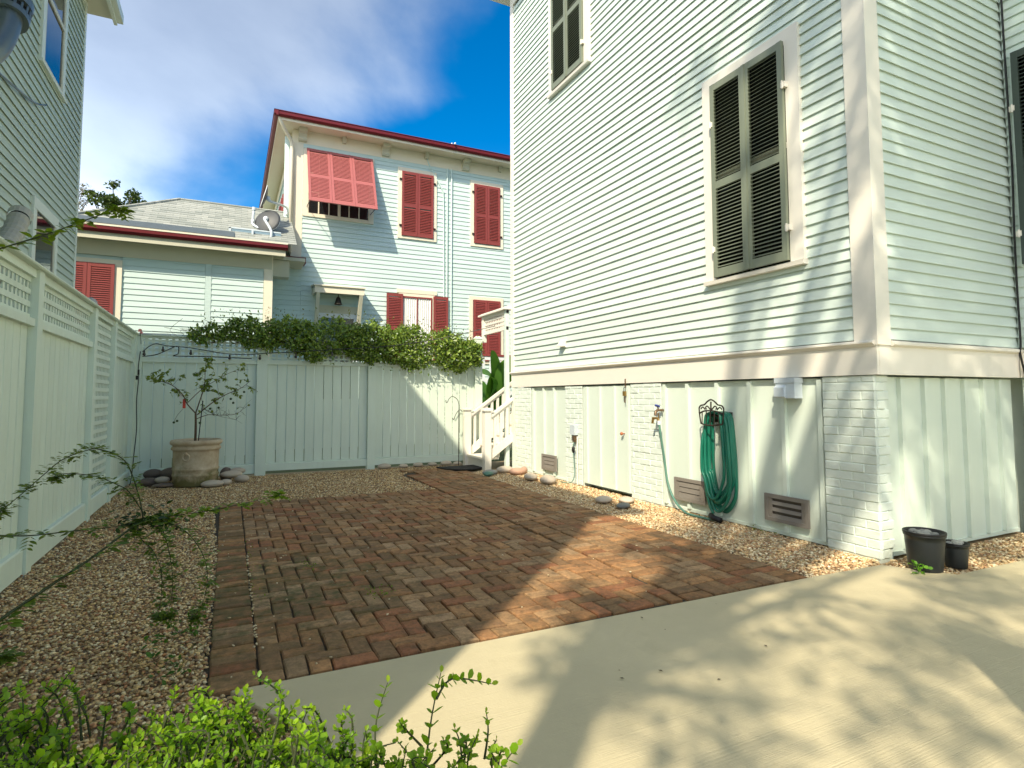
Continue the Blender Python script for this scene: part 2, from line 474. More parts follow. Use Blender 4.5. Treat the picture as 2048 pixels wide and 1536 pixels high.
# leaves: one numpy mesh from positions, directions, normals, sizes and tints
LEAF_OVATE = (np.array([(0, 0, 0), (0.30, 0.24, 0.05), (0.30, -0.24, 0.05), (0.65, 0.22, 0.05), (0.65, -0.22, 0.05), (1.0, 0, -0.04), (0.35, 0, -0.02), (0.68, 0, -0.01)]),
              [(0, 6, 1), (0, 2, 6), (6, 7, 3, 1), (6, 2, 4, 7), (7, 5, 3), (7, 4, 5)])
LEAF_ROUND = (np.array([(0, 0, 0), (0.34, 0.30, 0.06), (0.34, -0.30, 0.06), (0.72, 0.30, 0.07), (0.72, -0.30, 0.07), (1.0, 0, 0.0), (0.38, 0, -0.03), (0.72, 0, -0.02)]),
              LEAF_OVATE[1])
LEAF_QUAD = (np.array([(0, 0, 0), (0.5, 0.28, 0.05), (1.0, 0, -0.03), (0.5, -0.28, 0.05)]), [(0, 3, 2, 1)])
def leaf_mesh(name, tpl, pos, direc, norm, size, tint, mname, parent=None, kind='stuff'):
    V, Fc = tpl
    pos = np.asarray(pos, float); n = len(pos)
    d = np.asarray(direc, float); d /= np.linalg.norm(d, axis=1)[:, None] + 1e-9
    nm = np.asarray(norm, float); nm = nm - (nm * d).sum(1)[:, None] * d
    nm /= np.linalg.norm(nm, axis=1)[:, None] + 1e-9
    bt = np.cross(nm, d)
    size = np.asarray(size, float)
    P = pos[:, None, :] + size[:, None, None] * (V[None, :, 0, None] * d[:, None, :] + V[None, :, 1, None] * bt[:, None, :] + V[None, :, 2, None] * nm[:, None, :])
    nv = len(V)
    verts = P.reshape(-1, 3)
    loops = []; starts = []; tot = 0
    fa = [np.array(f) for f in Fc]
    base = (np.arange(n) * nv)[:, None]
    me = bpy.data.meshes.new(name)
    me.vertices.add(n * nv); me.vertices.foreach_set('co', verts.ravel())
    lens = [len(f) for f in fa]; per = sum(lens)
    allf = np.concatenate(fa)
    L = (base + allf[None, :]).ravel()
    me.loops.add(len(L)); me.loops.foreach_set('vertex_index', L.astype(np.int32))
    st = np.concatenate([[0], np.cumsum(lens)[:-1]])
    S = (np.arange(n)[:, None] * per + st[None, :]).ravel()
    me.polygons.add(len(S)); me.polygons.foreach_set('loop_start', S.astype(np.int32))
    me.update(calc_edges=True)
    ca = me.color_attributes.new('tint', 'FLOAT_COLOR', 'POINT')
    c4 = np.ones((n, nv, 4)); c4[:, :, :3] = np.asarray(tint)[:, None, :]
    ca.data.foreach_set('color', c4.ravel())
    me.materials.append(MATS[mname])
    me.validate()
    o = bpy.data.objects.new(name, me); COL.objects.link(o); attach(o, parent)
    if kind: o['kind'] = kind
    return o
def rdir(n, zbias=0.0):
    v = RNG.normal(size=(n, 3)); v[:, 2] += zbias
    return v / (np.linalg.norm(v, axis=1)[:, None] + 1e-9)
def tints(n, c0, c1, jit=0.15):
    t = RNG.random((n, 1))
    c = np.array(c0) * (1 - t) + np.array(c1) * t
    return c * (1 + RNG.uniform(-jit, jit, (n, 1)))
def smooth_path(pts, k=6):
    pts = [Vector(p) for p in pts]; out = []
    for i in range(len(pts) - 1):
        p0, p1, p2, p3 = pts[max(i - 1, 0)], pts[i], pts[i + 1], pts[min(i + 2, len(pts) - 1)]
        for j in range(k):
            t = j / k
            out.append(0.5 * ((2 * p1) + (p2 - p0) * t + (2 * p0 - 5 * p1 + 4 * p2 - p3) * t * t + (3 * p1 - p0 - 3 * p2 + p3) * t ** 3))
    out.append(pts[-1]); return out

# ================================================================== the setting
def sheet(name, poly, z, mname):
    m = MB(); m.v = [(x, y, z) for x, y in poly]; m.f = [tuple(range(len(poly)))]
    return struct(m.build(name, mname))
sheet('ground', [(-300, -300), (300, -300), (300, 300), (-300, 300)], -0.07, 'lawn')
sheet('gravel_bed', [(-1.4, 0.4), (6.7, 0.4), (6.7, 10.6), (-1.4, 10.6)], -0.03, 'gravel_bed')

# concrete driveway: a slab with a rounded arris
def slab(name, poly, z0, z1, mname):
    bm = bmesh.new()
    vs = [bm.verts.new((x, y, z1)) for x, y in poly]
    f = bm.faces.new(vs)
    r = bmesh.ops.extrude_face_region(bm, geom=[f])
    for e in r['geom']:
        if isinstance(e, bmesh.types.BMVert): e.co.z = z0
    bmesh.ops.recalc_face_normals(bm, faces=bm.faces)
    top = [e for e in bm.edges if all(abs(v.co.z - z1) < 1e-6 for v in e.verts)]
    bmesh.ops.bevel(bm, geom=top, offset=0.007, segments=2, profile=0.5, affect='EDGES')
    me = bpy.data.meshes.new(name); bm.to_mesh(me); bm.free(); me.materials.append(MATS[mname])
    o = bpy.data.objects.new(name, me); COL.objects.link(o)
    return struct(o)
slab('concrete_driveway', [(0.035, 2.815), (0.24, 2.42), (0.30, 1.9), (0.30, -9), (12, -9), (12, 2.30), (5.5, 2.33), (4.60, 2.355), (4.36, 2.735), (3.72, 2.765)], -0.09, 0.005, 'concrete')

# ------------------------------------------------------------------ brick paving
patio = sheet('brick_patio', [(-0.07, 2.80), (3.72, 2.74), (3.70, 9.9), (2.9, 9.9), (2.5, 9.3), (2.55, 7.7), (-0.15, 7.7)], -0.022, 'joint')
BRICKS = []                        # (x0, x1, y0, y1)
W = 0.1045
def clip(r, b):
    x0, x1, y0, y1 = max(r[0], b[0]), min(r[1], b[1]), max(r[2], b[2]), min(r[3], b[3])
    if x1 - x0 > 0.03 and y1 - y0 > 0.03: BRICKS.append((x0, x1, y0, y1))
y = 2.835
while y < 7.66:                                             # left border: bricks laid across
    h = random.choice([W, W * 0.98, W * 0.72, W])
    BRICKS.append((-0.055 - 0.02 * (y - 2.8) / 4.8, 0.150, y, min(y + h, 7.67))); y += h
field = (0.152, 2.575, 2.835, 7.67)
for i in range(-4, 30):                                     # 90 degree herringbone
    for j in range(-2, 52):
        k = (i + j) % 4
        x, y = 0.152 + i * W, 2.745 + j * W
        if k == 0: clip((x, x + 2 * W, y, y + W), field)
        if k == 2: clip((x, x + W, y, y + 2 * W), field)
y = 2.82
while y < 9.15:                                             # walk: left border course
    h = W * random.choice([1, 1, 0.95]); BRICKS.append((2.585, 2.79, y, y + h)); y += h
y = 2.80
while y < 9.2:
    h = W * random.choice([1, 1, 0.95]); BRICKS.append((3.44, 3.645, y, y + h)); y += h
sq = 0.2145
for i in range(3):                                          # basket weave
    for j in range(32):
        x, y = 2.794 + i * sq, 2.81 + j * sq
        if y > 9.55: continue
        if (i + j) % 2: BRICKS += [(x, x + sq, y, y + sq / 2), (x, x + sq, y + sq / 2, y + sq)]
        else: BRICKS += [(x, x + sq / 2, y, y + sq), (x + sq / 2, x + sq, y, y + sq)]
for x in np.arange(2.62, 3.55, W): BRICKS.append((x, x + W, 9.58, 9.78))
PAL = [(0.285, 0.15, 0.078), (0.26, 0.14, 0.075), (0.32, 0.175, 0.09), (0.25, 0.148, 0.083), (0.215, 0.125, 0.072), (0.31, 0.19, 0.11), (0.275, 0.12, 0.066), (0.33, 0.215, 0.135)]
def brick_geo(r, verts, faces, cols):
    x0, x1, y0, y1 = r
    g = random.uniform(0.0025, 0.006)
    j = lambda s=0.003: random.uniform(-s, s)
    zt = 0.0 + random.uniform(-0.006, 0.004); tx, ty = j(0.02), j(0.02)
    cx, cy = (x0 + x1) / 2, (y0 + y1) / 2
    b = len(verts)
    cn = [(x0 + g, y0 + g), (x1 - g, y0 + g), (x1 - g, y1 - g), (x0 + g, y1 - g)]
    cn = [(x + j(), y + j()) for x, y in cn]
    def zz(x, y): return zt + tx * (x - cx) + ty * (y - cy)
    for x, y in cn: verts.append((x, y, -0.045))
    for x, y in cn: verts.append((x, y, zz(x, y) - 0.006 + j(0.0015)))
    ins = 0.008
    for x, y in cn:
        xi = x + (ins if x < cx else -ins); yi = y + (ins if y < cy else -ins)
        verts.append((xi + j(0.002), yi + j(0.002), zz(xi, yi) + j(0.001)))
    for k in range(4):
        k2 = (k + 1) % 4
        faces.append((b + k, b + k2, b + 4 + k2, b + 4 + k)); faces.append((b + 4 + k, b + 4 + k2, b + 8 + k2, b + 8 + k))
    faces.append((b + 8, b + 9, b + 10, b + 11))
    c = random.choice(PAL); s = random.uniform(0.80, 1.18)
    # moss grows on the shaded left part of the patio
    moss = max(0.12, 1.0 - math.hypot((cx - 0.35) / 1.15, (cy - 4.2) / 1.5)) + (0.25 if cx < 0.15 else 0)
    moss = min(1.0, moss * random.uniform(1.0, 1.8))
    cols += [(c[0] * s * 1.22, c[1] * s * 1.16, c[2] * s * 0.98, moss)] * 12
def brick_obj(name, rs, kind=None):
    v, f, c = [], [], []
    for r in rs: brick_geo(r, v, f, c)
    me = bpy.data.meshes.new(name); me.from_pydata(v, [], f)
    ca = me.color_attributes.new('tint', 'FLOAT_COLOR', 'POINT'); ca.data.foreach_set('color', np.array(c).ravel())
    me.materials.append(MATS['paver'])
    o = bpy.data.objects.new(name, me); COL.objects.link(o); attach(o, patio)
    if kind: o['kind'] = kind
BRICKS.sort(key=lambda r: ((r[0] + r[1]) / 2) ** 2 + ((r[2] + r[3]) / 2) ** 2)
for r in BRICKS[:300]: brick_obj('brick', [r])
brick_obj('paving_bricks', BRICKS[300:], 'stuff')

# ------------------------------------------------------------------ gravel: real pebbles, one mass
def ico():
    t = (1 + 5 ** .5) / 2
    v = np.array([(-1, t, 0), (1, t, 0), (-1, -t, 0), (1, -t, 0), (0, -1, t), (0, 1, t), (0, -1, -t), (0, 1, -t), (t, 0, -1), (t, 0, 1), (-t, 0, -1), (-t, 0, 1)], float)
    v /= np.linalg.norm(v[0])
    f = np.array([(0, 11, 5), (0, 5, 1), (0, 1, 7), (0, 7, 10), (0, 10, 11), (1, 5, 9), (5, 11, 4), (11, 10, 2), (10, 7, 6), (7, 1, 8), (3, 9, 4), (3, 4, 2), (3, 2, 6), (3, 6, 8), (3, 8, 9), (4, 9, 5), (2, 4, 11), (6, 2, 10), (8, 6, 7), (9, 8, 1)])
    return v, f
def pebbles(name, pts, rad, pal, zc=-0.012):
    V, F = ico(); n = len(pts)
    rad = np.asarray(rad)
    ang = RNG.uniform(0, 2 * np.pi, n); sx = RNG.uniform(0.9, 1.5, n); sy = RNG.uniform(0.7, 1.05, n); sz = RNG.uniform(0.45, 0.8, n)
    P = V[None] * np.stack([sx, sy, sz], 1)[:, None, :] * rad[:, None, None]
    P *= 1 + RNG.uniform(-0.12, 0.12, (n, 12, 1))
    til = RNG.uniform(-0.5, 0.5, n); c, s = np.cos(til)[:, None], np.sin(til)[:, None]
    y = P[:, :, 1] * c - P[:, :, 2] * s; z = P[:, :, 1] * s + P[:, :, 2] * c
    c, s = np.cos(ang)[:, None], np.sin(ang)[:, None]
    X = P[:, :, 0] * c - y * s + pts[:, 0, None]; Y = P[:, :, 0] * s + y * c + pts[:, 1, None]
    Z = z + (zc + RNG.uniform(-0.012, 0.006, n))[:, None]
    co = np.stack([X, Y, Z], 2).reshape(-1, 3)
    L = (np.arange(n)[:, None, None] * 12 + F[None]).ravel()
    me = bpy.data.meshes.new(name)
    me.vertices.add(len(co)); me.vertices.foreach_set('co', co.ravel())
    me.loops.add(len(L)); me.loops.foreach_set('vertex_index', L.astype(np.int32))
    me.polygons.add(n * 20); me.polygons.foreach_set('loop_start', (np.arange(n * 20) * 3).astype(np.int32))
    me.polygons.foreach_set('use_smooth', np.ones(n * 20, bool))
    me.update(calc_edges=True)
    pal = np.array(pal); ci = pal[RNG.integers(0, len(pal), n)] * RNG.uniform(0.75, 1.35, (n, 1)) * np.array([1.08, 1.0, 0.80])
    c4 = np.ones((n, 12, 4)); c4[:, :, :3] = ci[:, None, :]
    ca = me.color_attributes.new('tint', 'FLOAT_COLOR', 'POINT'); ca.data.foreach_set('color', c4.ravel())
    me.materials.append(MATS['pebble'])
    o = bpy.data.objects.new(name, me); COL.objects.link(o); o['kind'] = 'stuff'
    return o
def in_poly(pts, poly):
    x, y = pts[:, 0], pts[:, 1]; c = np.zeros(len(pts), bool); j = len(poly) - 1
    for i in range(len(poly)):
        xi, yi = poly[i]; xj, yj = poly[j]
        c ^= ((yi > y) != (yj > y)) & (x < (xj - xi) * (y - yi) / (yj - yi + 1e-12) + xi); j = i
    return c
def scatter(poly, dens):
    p = np.array(poly); lo, hi = p.min(0), p.max(0)
    n = int((hi - lo).prod() * dens)
    q = RNG.uniform(lo, hi, (n, 2)); return q[in_poly(q, poly)]
PB_L = [(0.50, 0.36, 0.21), (0.58, 0.45, 0.28), (0.44, 0.32, 0.19), (0.36, 0.24, 0.14), (0.55, 0.44, 0.30), (0.26, 0.17, 0.105), (0.62, 0.53, 0.39), (0.36, 0.19, 0.11), (0.48, 0.34, 0.18), (0.20, 0.145, 0.11), (0.66, 0.59, 0.47)]
PB_R = [(0.60, 0.49, 0.34), (0.50, 0.36, 0.22), (0.66, 0.58, 0.45), (0.40, 0.25, 0.16), (0.70, 0.64, 0.53), (0.55, 0.40, 0.25), (0.44, 0.30, 0.2)]
q1 = scatter([(-1.30, 1.2), (0.30, 1.2), (0.24, 2.42), (0.035, 2.81), (-0.06, 2.83), (-0.06, 5.4), (-1.30, 5.4)], 6200)
q2 = scatter([(-1.30, 5.4), (-0.06, 5.4), (-0.14, 7.67), (2.57, 7.67), (2.52, 9.2), (2.8, 9.75), (3.6, 9.8), (3.6, 10.24), (-1.30, 10.24)], 3300)
pebbles('gravel', np.concatenate([q1, q2]), np.concatenate([RNG.uniform(0.0055, 0.0115, len(q1)), RNG.uniform(0.0065, 0.0125, len(q2))]), PB_L)
q3 = scatter([(3.655, 2.77), (4.36, 2.74), (4.56, 2.90), (4.54, 9.2), (3.9, 9.2), (3.66, 9.0)], 4000)
q4 = scatter([(4.37, 2.73), (4.61, 2.36), (6.62, 2.32), (6.62, 2.80), (4.5, 2.80)], 3200)
pebbles('gravel_strip', np.concatenate([q3, q4]), RNG.uniform(0.0065, 0.0135, len(q3) + len(q4)), PB_R)
# pebbles strayed on to the bricks and into the joints
q5 = np.concatenate([scatter([(-0.05, 2.9), (0.5, 2.9), (0.4, 7), (-0.1, 7)], 26), scatter([(0.4, 2.9), (3.6, 2.9), (3.6, 7.5), (0.4, 7.5)], 5), scatter([(0.143, 2.85), (0.160, 2.85), (0.160, 5.2), (0.143, 5.2)], 1500)])
pebbles('stray_pebbles', q5, RNG.uniform(0.004, 0.009, len(q5)), [(0.6, 0.54, 0.44), (0.5, 0.42, 0.3)], 0.008)
# leaf litter on the concrete
q6 = scatter([(0.6, 1.6), (3.2, 1.6), (3.2, 2.7), (0.6, 2.7)], 3.0)
leaf_mesh('leaf_litter', LEAF_QUAD, np.c_[q6, np.full(len(q6), 0.012)], np.c_[RNG.normal(size=(len(q6), 2)), np.zeros(len(q6))], np.tile([0, 0, 1.], (len(q6), 1)), RNG.uniform(0.01, 0.025, len(q6)), tints(len(q6), (0.03, 0.02, 0.015), (0.1, 0.06, 0.03)), 'leaf_tree')

# ================================================================== houses
def siding(parent, F, a0, a1, v0, v1, pitch, mname, split=0.35, t=0.023, rnd=random.Random(3), name='siding_board'):
    v = v0
    while v < v1 - 0.01:
        p = pitch * rnd.uniform(0.965, 1.035); top = min(v + p, v1)
        cuts = [a0, a1]
        if rnd.random() < split and a1 - a0 > 2.5: cuts = [a0, rnd.uniform(a0 + 0.8, a1 - 0.8), a1]
        for i in range(len(cuts) - 1):
            g = 0.0035 if len(cuts) == 3 else 0; t_ = t + (rnd.uniform(-0.003, 0.003) if g else 0)
            prof = [(0, v + 0.013), (0.010, v + 0.013), (t_, v), (t_ + 0.001, v + 0.004), (0.003, top + 0.014), (0, top + 0.014)]
            MB().profile(F, cuts[i] + g, cuts[i + 1] - g, prof, seg=max(2, min(6, int((a1 - a0) / 1.2))), jit=0.0022, rnd=rnd).build(name, mname, parent)
        v = top
def louvre_leaf(parent, F, a0, a1, v0, v1, d, mname, name='shutter', mids=(0.47,), lmat=None, pitch=0.037, single=False, tilt=0.6, stile=0.052, rail=0.085, thick=0.032, lap=0.98, label=None):
    """one shutter leaf: frame part with its louvers as sub-parts"""
    m = MB()
    m.box(F, a0, a0 + stile, v0, v1, d, d + thick).box(F, a1 - stile, a1, v0, v1, d, d + thick)
    spans = []; lo = v0 + rail
    m.box(F, a0 + stile, a1 - stile, v0, v0 + rail, d, d + thick - 0.003)
    for q in mids:
        c = v0 + (v1 - v0) * q
        m.box(F, a0 + stile, a1 - stile, c - rail * 0.45, c + rail * 0.45, d, d + thick - 0.003)
        spans.append((lo, c - rail * 0.45)); lo = c + rail * 0.45
    m.box(F, a0 + stile, a1 - stile, v1 - rail * 0.8, v1, d, d + thick - 0.003); spans.append((lo, v1 - rail * 0.8))
    leaf = m.build(name, mname, parent, label=label)
    lw = pitch * lap; c, s = math.cos(tilt), math.sin(tilt)
    def slat(mb, v):
        # outer edge low, inner edge high
        dc = d + thick * 0.5; h = lw / 2; tt = 0.004
        pr = [(dc + h * c, v - h * s), (dc + h * c + tt * s, v - h * s + tt * c), (dc - h * c + tt * s, v + h * s + tt * c), (dc - h * c, v + h * s)]
        mb.profile(F, a0 + stile, a1 - stile, pr)
    if single:
        mb = MB()
        for lo, hi in spans:
            v = lo + pitch * 0.5
            while v < hi - pitch * 0.3: slat(mb, v); v += pitch
        o = mb.build('louvers', lmat or mname, leaf); o['kind'] = 'stuff'
    else:
        first = None
        for lo, hi in spans:
            v = lo + pitch * 0.5
            while v < hi - pitch * 0.3:
                if first is None:
                    mb = MB(); slat(mb, v); first = mb.build('louver', lmat or mname, leaf); vf = v
                else: clone(first, leaf, (0, 0, v - vf))
                v += pitch
    return leaf

# ------------------------------------------------------------------ the house on the right
rh = thing('clapboard_house', 'tall pale mint clapboard house on painted brick piers, right of the patio', 'house', (4.5, 2.79, 0))
FA = frame((4.5, 0, 0), (0, 1, 0), (-1, 0, 0))          # long wall facing the patio
FB = frame((0, 2.79, 0), (1, 0, 0), (0, -1, 0))         # short return facing the driveway
FC = frame((6.61, 0, 0), (0, -1, 0), (-1, 0, 0))        # wall beyond the inner corner
TOP = 8.75
core = MB().bx(4.53, 13, 2.82, 9.17, 1.42, TOP).bx(6.64, 13, -7, 2.815, 1.42, TOP).bx(4.70, 13, 3.0, 9.0, -0.05, 1.42).bx(6.8, 13, -7, 3.0, -0.05, 1.42)
core.build('wall_core', 'skirt', rh)
siding(rh, FA, 2.93, 9.13, 1.69, 8.35, 0.0955, 'mint', rnd=random.Random(5))
siding(rh, FB, 4.63, 6.60, 1.69, 8.35, 0.0955, 'mint', split=0, rnd=random.Random(5))
siding(rh, FC, -2.765, 6.0, 1.69, 8.35, 0.0955, 'mint', split=0.2, rnd=random.Random(5))
# corner boards (two faces each, mitred as one piece)
m = MB(); m.bx(4.464, 4.5, 2.754, 2.94, 1.645, 8.4); m.bx(4.5, 4.635, 2.754, 2.79, 1.645, 8.4); m.build('corner_board', 'trim', rh)
m = MB(); m.bx(4.464, 4.5, 9.12, 9.225, 1.645, 8.4); m.bx(4.5, 4.62, 9.2, 9.225, 1.645, 8.4); m.build('corner_board', 'trim', rh)
MB().box(FA, 2.76, 9.23, 8.40, 8.74, 0.0, 0.03).build('frieze_board', 'trim', rh)
MB().box(FB, 4.47, 6.6, 8.40, 8.74, 0.0, 0.03).build('frieze_board', 'trim', rh)
# water table with a moulded drip cap
MB().box(FA, 2.772, 9.225, 1.415, 1.645, -0.03, 0.022).build('water_table', 'trim', rh)
MB().profile(FA, 2.78, 9.235, [(0, 1.635), (0.03, 1.635), (0.045, 1.652), (0.06, 1.660), (0.06, 1.672), (0.0, 1.692)]).build('drip_cap', 'trim', rh)
MB().box(FB, 4.505, 6.60, 1.415, 1.645, -0.03, 0.022).build('water_table', 'trim', rh)
MB().profile(FB, 4.64, 6.605, [(0, 1.635), (0.045, 1.640), (0.06, 1.650), (0.06, 1.672), (0.0, 1.692)]).build('drip_cap', 'trim', rh)
MB().box(FC, -2.76, 6, 1.415, 1.645, -0.03, 0.022).build('water_table', 'trim', rh)
# eaves and roof
m = MB().bx(4.05, 13.5, 2.35, 9.65, 8.76, 8.95); m.bx(6.2, 13.5, -7.4, 2.345, 8.76, 8.95); m.build('eave', 'trim', rh)
m = MB(); m.v = [(4.0, 2.3, 8.96), (13.5, 2.3, 8.96), (13.5, 9.7, 8.96), (4.0, 9.7, 8.96), (7.5, 5.8, 11.2), (11, 5.8, 11.2)]
m.f = [(0, 1, 5, 4), (1, 2, 5), (2, 3, 4, 5), (3, 0, 4), (0, 3, 2, 1)]; m.build('roof', 'shingle', rh)

# painted brick piers
def pier(F, a0, a1, v0, v1, d0, seed, other=None, flare=0.0):
    rnd = random.Random(seed)
    p = MB().box(F, a0 + 0.012, a1 - 0.012, v0 - 0.05, v1, d0 - 0.16, d0 - 0.0005).build('brick_pier', 'pier_brick', rh)
    ch = 0.0715; v = v0 + 0.0; row = 0
    def lump(Fq, x0, x1, y0, y1, base):
        """one painted brick: crisp narrow arris, slightly uneven face"""
        nx, ny = 4, 3; h = base + rnd.uniform(0.004, 0.011); i_ = 0.006
        mb = MB(); o = []
        fl = lambda y: flare * max(0, (0.30 - y) / 0.30) ** 1.5
        for j in range(ny):
            for i in range(nx):
                x = x0 + i_ + (x1 - x0 - 2 * i_) * i / (nx - 1) + rnd.uniform(-.0022, .0022); y = y0 + i_ + (y1 - y0 - 2 * i_) * j / (ny - 1) + rnd.uniform(-.0022, .0022)
                mb.v.append(tuple(Fq(x, y, h + fl(y) + rnd.uniform(-0.0012, 0.0012))))
        ring = [(i, 0) for i in range(nx)] + [(nx - 1, j) for j in range(1, ny)] + [(i, ny - 1) for i in range(nx - 2, -1, -1)] + [(0, j) for j in range(ny - 2, 0, -1)]
        k0 = len(mb.v)
        for (i, j) in ring:
            x = x0 + (x1 - x0) * i / (nx - 1) + rnd.uniform(-.0012, .0012); y = y0 + (y1 - y0) * j / (ny - 1) + rnd.uniform(-.0012, .0012)
            mb.v.append(tuple(Fq(x, y, base - 0.001 + fl(y))))
        I = lambda i, j: j * nx + i
        for j in range(ny - 1):
            for i in range(nx - 1): mb.f.append((I(i, j), I(i + 1, j), I(i + 1, j + 1), I(i, j + 1)))
        m_ = len(ring)
        for k in range(m_):
            k2 = (k + 1) % m_
            mb.f.append((I(*ring[k]), k0 + k, k0 + k2, I(*ring[k2])))
        mb.build('brick', 'pier_brick', p)
    while v < v1 - 0.03:
        x = a0; first = True
        while x < a1 - 0.02:
            ln = 0.205 if not (first and row % 2) else 0.105
            x1 = min(x + ln, a1)
            if a1 - x1 < 0.05: x1 = a1
            lump(F, x + 0.0015, x1 - 0.0015, v + 0.001, min(v + ch, v1) - 0.001, d0)
            x = x1; first = False
        if other:
            Fo, b0, b1, do = other
            x1 = b0 + (0.105 if row % 2 == 0 else 0.16)
            lump(Fo, b0 + 0.002, min(x1, b1) - 0.0015, v + 0.001, min(v + ch, v1) - 0.001, do)
        v += ch; row += 1
    return p
pier(FA, 8.52, 9.12, 0.0, 1.40, 0.0, 21)
pier(FA, 6.965, 7.43, 0.0, 1.40, 0.0, 22)
pier(FA, 5.29, 5.865, 0.0, 1.405, 0.0, 23)
pier(FA, 2.81, 3.255, 0.0, 1.41, 0.0, 24, other=(FB, 4.515, 4.68, -0.03), flare=0.0)
MB().box(FA, 9.125, 9.215, 0.0, 1.41, -0.05, 0.015).build('end_board', 'skirt', rh)
# boarded skirt between the piers, with battens
def skirt(F, a0, a1, battens, d=-0.035, v1=1.40, bw=0.042, bt=0.034, bottom=True):
    p = MB().box(F, a0, a1, 0.03, v1, d - 0.02, d).build('skirt_panel', 'skirt', rh)
    for a in battens: MB().profile(F, a - bw / 2, a + bw / 2, [(d, 0.035), (d + bt, 0.035), (d + bt, v1 - 0.01), (d, v1 + 0.0)]).build('batten', 'skirt', p)
    if bottom: MB().box(F, a0, a1, 0.0, 0.03, d - 0.02, d + 0.012).build('bottom_board', 'skirt', p)
    return p
pa = skirt(FA, 7.435, 8.515, [8.47, 8.12, 7.79])
pb = skirt(FA, 3.26, 5.285, [5.25, 4.88, 4.45, 4.035, 3.655, 3.29])
pc = skirt(FB, 4.69, 6.61, [4.86, 5.19, 5.48, 5.78, 6.08, 6.35], d=-0.06)
skirt(FC, -2.78, 6, [-2.6, -2.3, -2.0], d=-0.05)
# access door
dr = MB().box(FA, 5.885, 6.945, 0.045, 1.39, -0.03, -0.004).build('access_door', 'skirt', rh)
for a in (6.845, 6.535, 6.20, 5.915): MB().profile(FA, a - 0.021, a + 0.021, [(-0.004, 0.05), (0.02, 0.05), (0.02, 1.38), (-0.004, 1.385)]).build('batten', 'skirt', dr)
m = MB(); c = FA(6.0, 0.78, 0.0); m.tube([c, c + Vector((-0.035, 0, 0))], 0.008, 8); m.ellipsoid(c + Vector((-0.045, 0, 0)), (0.018, 0.022, 0.022)); m.build('door_knob', 'orange_knob', dr, True)
# foundation vents
def vent(a0, a1, v0, v1, d, panel, opened):
    m = MB()
    m.box(FA, a0, a1, v0, v0 + 0.035, d, d + 0.022).box(FA, a0, a1, v1 - 0.035, v1, d, d + 0.022)
    m.box(FA, a0, a0 + 0.035, v0 + 0.035, v1 - 0.035, d, d + 0.022).box(FA, a1 - 0.035, a1, v0 + 0.035, v1 - 0.035, d, d + 0.022)
    m.box(FA, a0 + 0.035, a0 + 0.075, v0 + 0.035, v1 - 0.035, d, d + 0.012).box(FA, a1 - 0.075, a1 - 0.035, v0 + 0.035, v1 - 0.035, d, d + 0.012)
    p = m.build('foundation_vent', 'vent_grey', panel)
    MB().box(FA, a0 + 0.075, a1 - 0.075, v0 + 0.035, v1 - 0.035, d, d + 0.003).build('insect_screen', 'vent_dark', p)
    n = 3; h = (v1 - v0 - 0.07) / n
    for i in range(n):
        lo = v0 + 0.035 + h * i
        k = 0.52 if opened else 0.86
        MB().profile(FA, a0 + 0.076, a1 - 0.076, [(d + 0.004, lo), (d + 0.018, lo), (d + 0.010, lo + h * k), (d + 0.004, lo + h * k)]).build('vent_slat', 'vent_grey', p)
vent(7.69, 8.14, 0.105, 0.345, 0.0, pa, False)
vent(4.62, 5.08, 0.112, 0.355, 0.0, pb, False)
vent(3.41, 3.865, 0.112, 0.356, 0.0, pb, True)
# windows
def house_window(F, a0, a1, v0, v1, shut, lm, tm, sill=True, t=0.135):
    """casing with sill, dark sash behind and two louvred leaves"""
    m = MB()
    m.box(F, a0, a0 + t, v0, v1, 0.003, 0.052).box(F, a1 - t, a1, v0, v1, 0.003, 0.052)
    m.box(F, a0 + t, a1 - t, v1 - t, v1, 0.003, 0.052)
    w = m.build('window', tm, rh)
    if sill: MB().profile(F, a0 - 0.01, a1 + 0.01, [(0.003, v0 - 0.045), (0.075, v0 - 0.045), (0.082, v0 - 0.01), (0.003, v0 + 0.012)]).build('sill', tm, w)
    MB().box(F, a0 + t, a1 - t, v0 + 0.01, v1 - t, 0.033, 0.036).build('pane', 'pane_glass', w)
    m = MB(); mid = (v0 + v1) / 2
    m.box(F, a0 + t, a1 - t, mid - 0.025, mid + 0.025, 0.0362, 0.044); m.box(F, (a0 + a1) / 2 - 0.012, (a0 + a1) / 2 + 0.012, v0 + 0.02, v1 - t, 0.0363, 0.042); m.build('sash_bar', tm, w)
    b0, b1, bm_ = a0 + t + 0.004, a1 - t - 0.004, (a0 + a1) / 2 + 0.0
    louvre_leaf(rh, F, b0, bm_ - 0.004, v0 + 0.018, v1 - t + 0.03, 0.054, shut, lmat=lm)
    louvre_leaf(rh, F, bm_ + 0.004, b1, v0 + 0.018, v1 - t + 0.03, 0.054, shut, lmat=lm)
    MB().box(F, bm_ - 0.018, bm_ + 0.018, v0 + 0.02, v1 - t + 0.028, 0.0865, 0.096).build('meeting_strip', shut, w)
    for a in (b0, b1):
        for v in (v0 + 0.28, v1 - 0.55):
            mm = MB().box(F, a - 0.03, a + 0.012, v, v + 0.05, 0.0525, 0.092); mm.tube([F(a - 0.006, v - 0.012, 0.095), F(a - 0.006, v + 0.06, 0.095)], 0.009, 8); mm.build('hinge', 'trim', w)
house_window(FA, 3.345, 4.495, 2.44, 4.58, 'olive', 'olive', 'trim')
house_window(FA, 6.635, 7.785, 6.03, 8.17, 'olive', 'olive', 'trim')
house_window(FC, -2.70, -1.55, 2.44, 4.46, 'dark_green', 'dark_green', 'mint', sill=False, t=0.02)
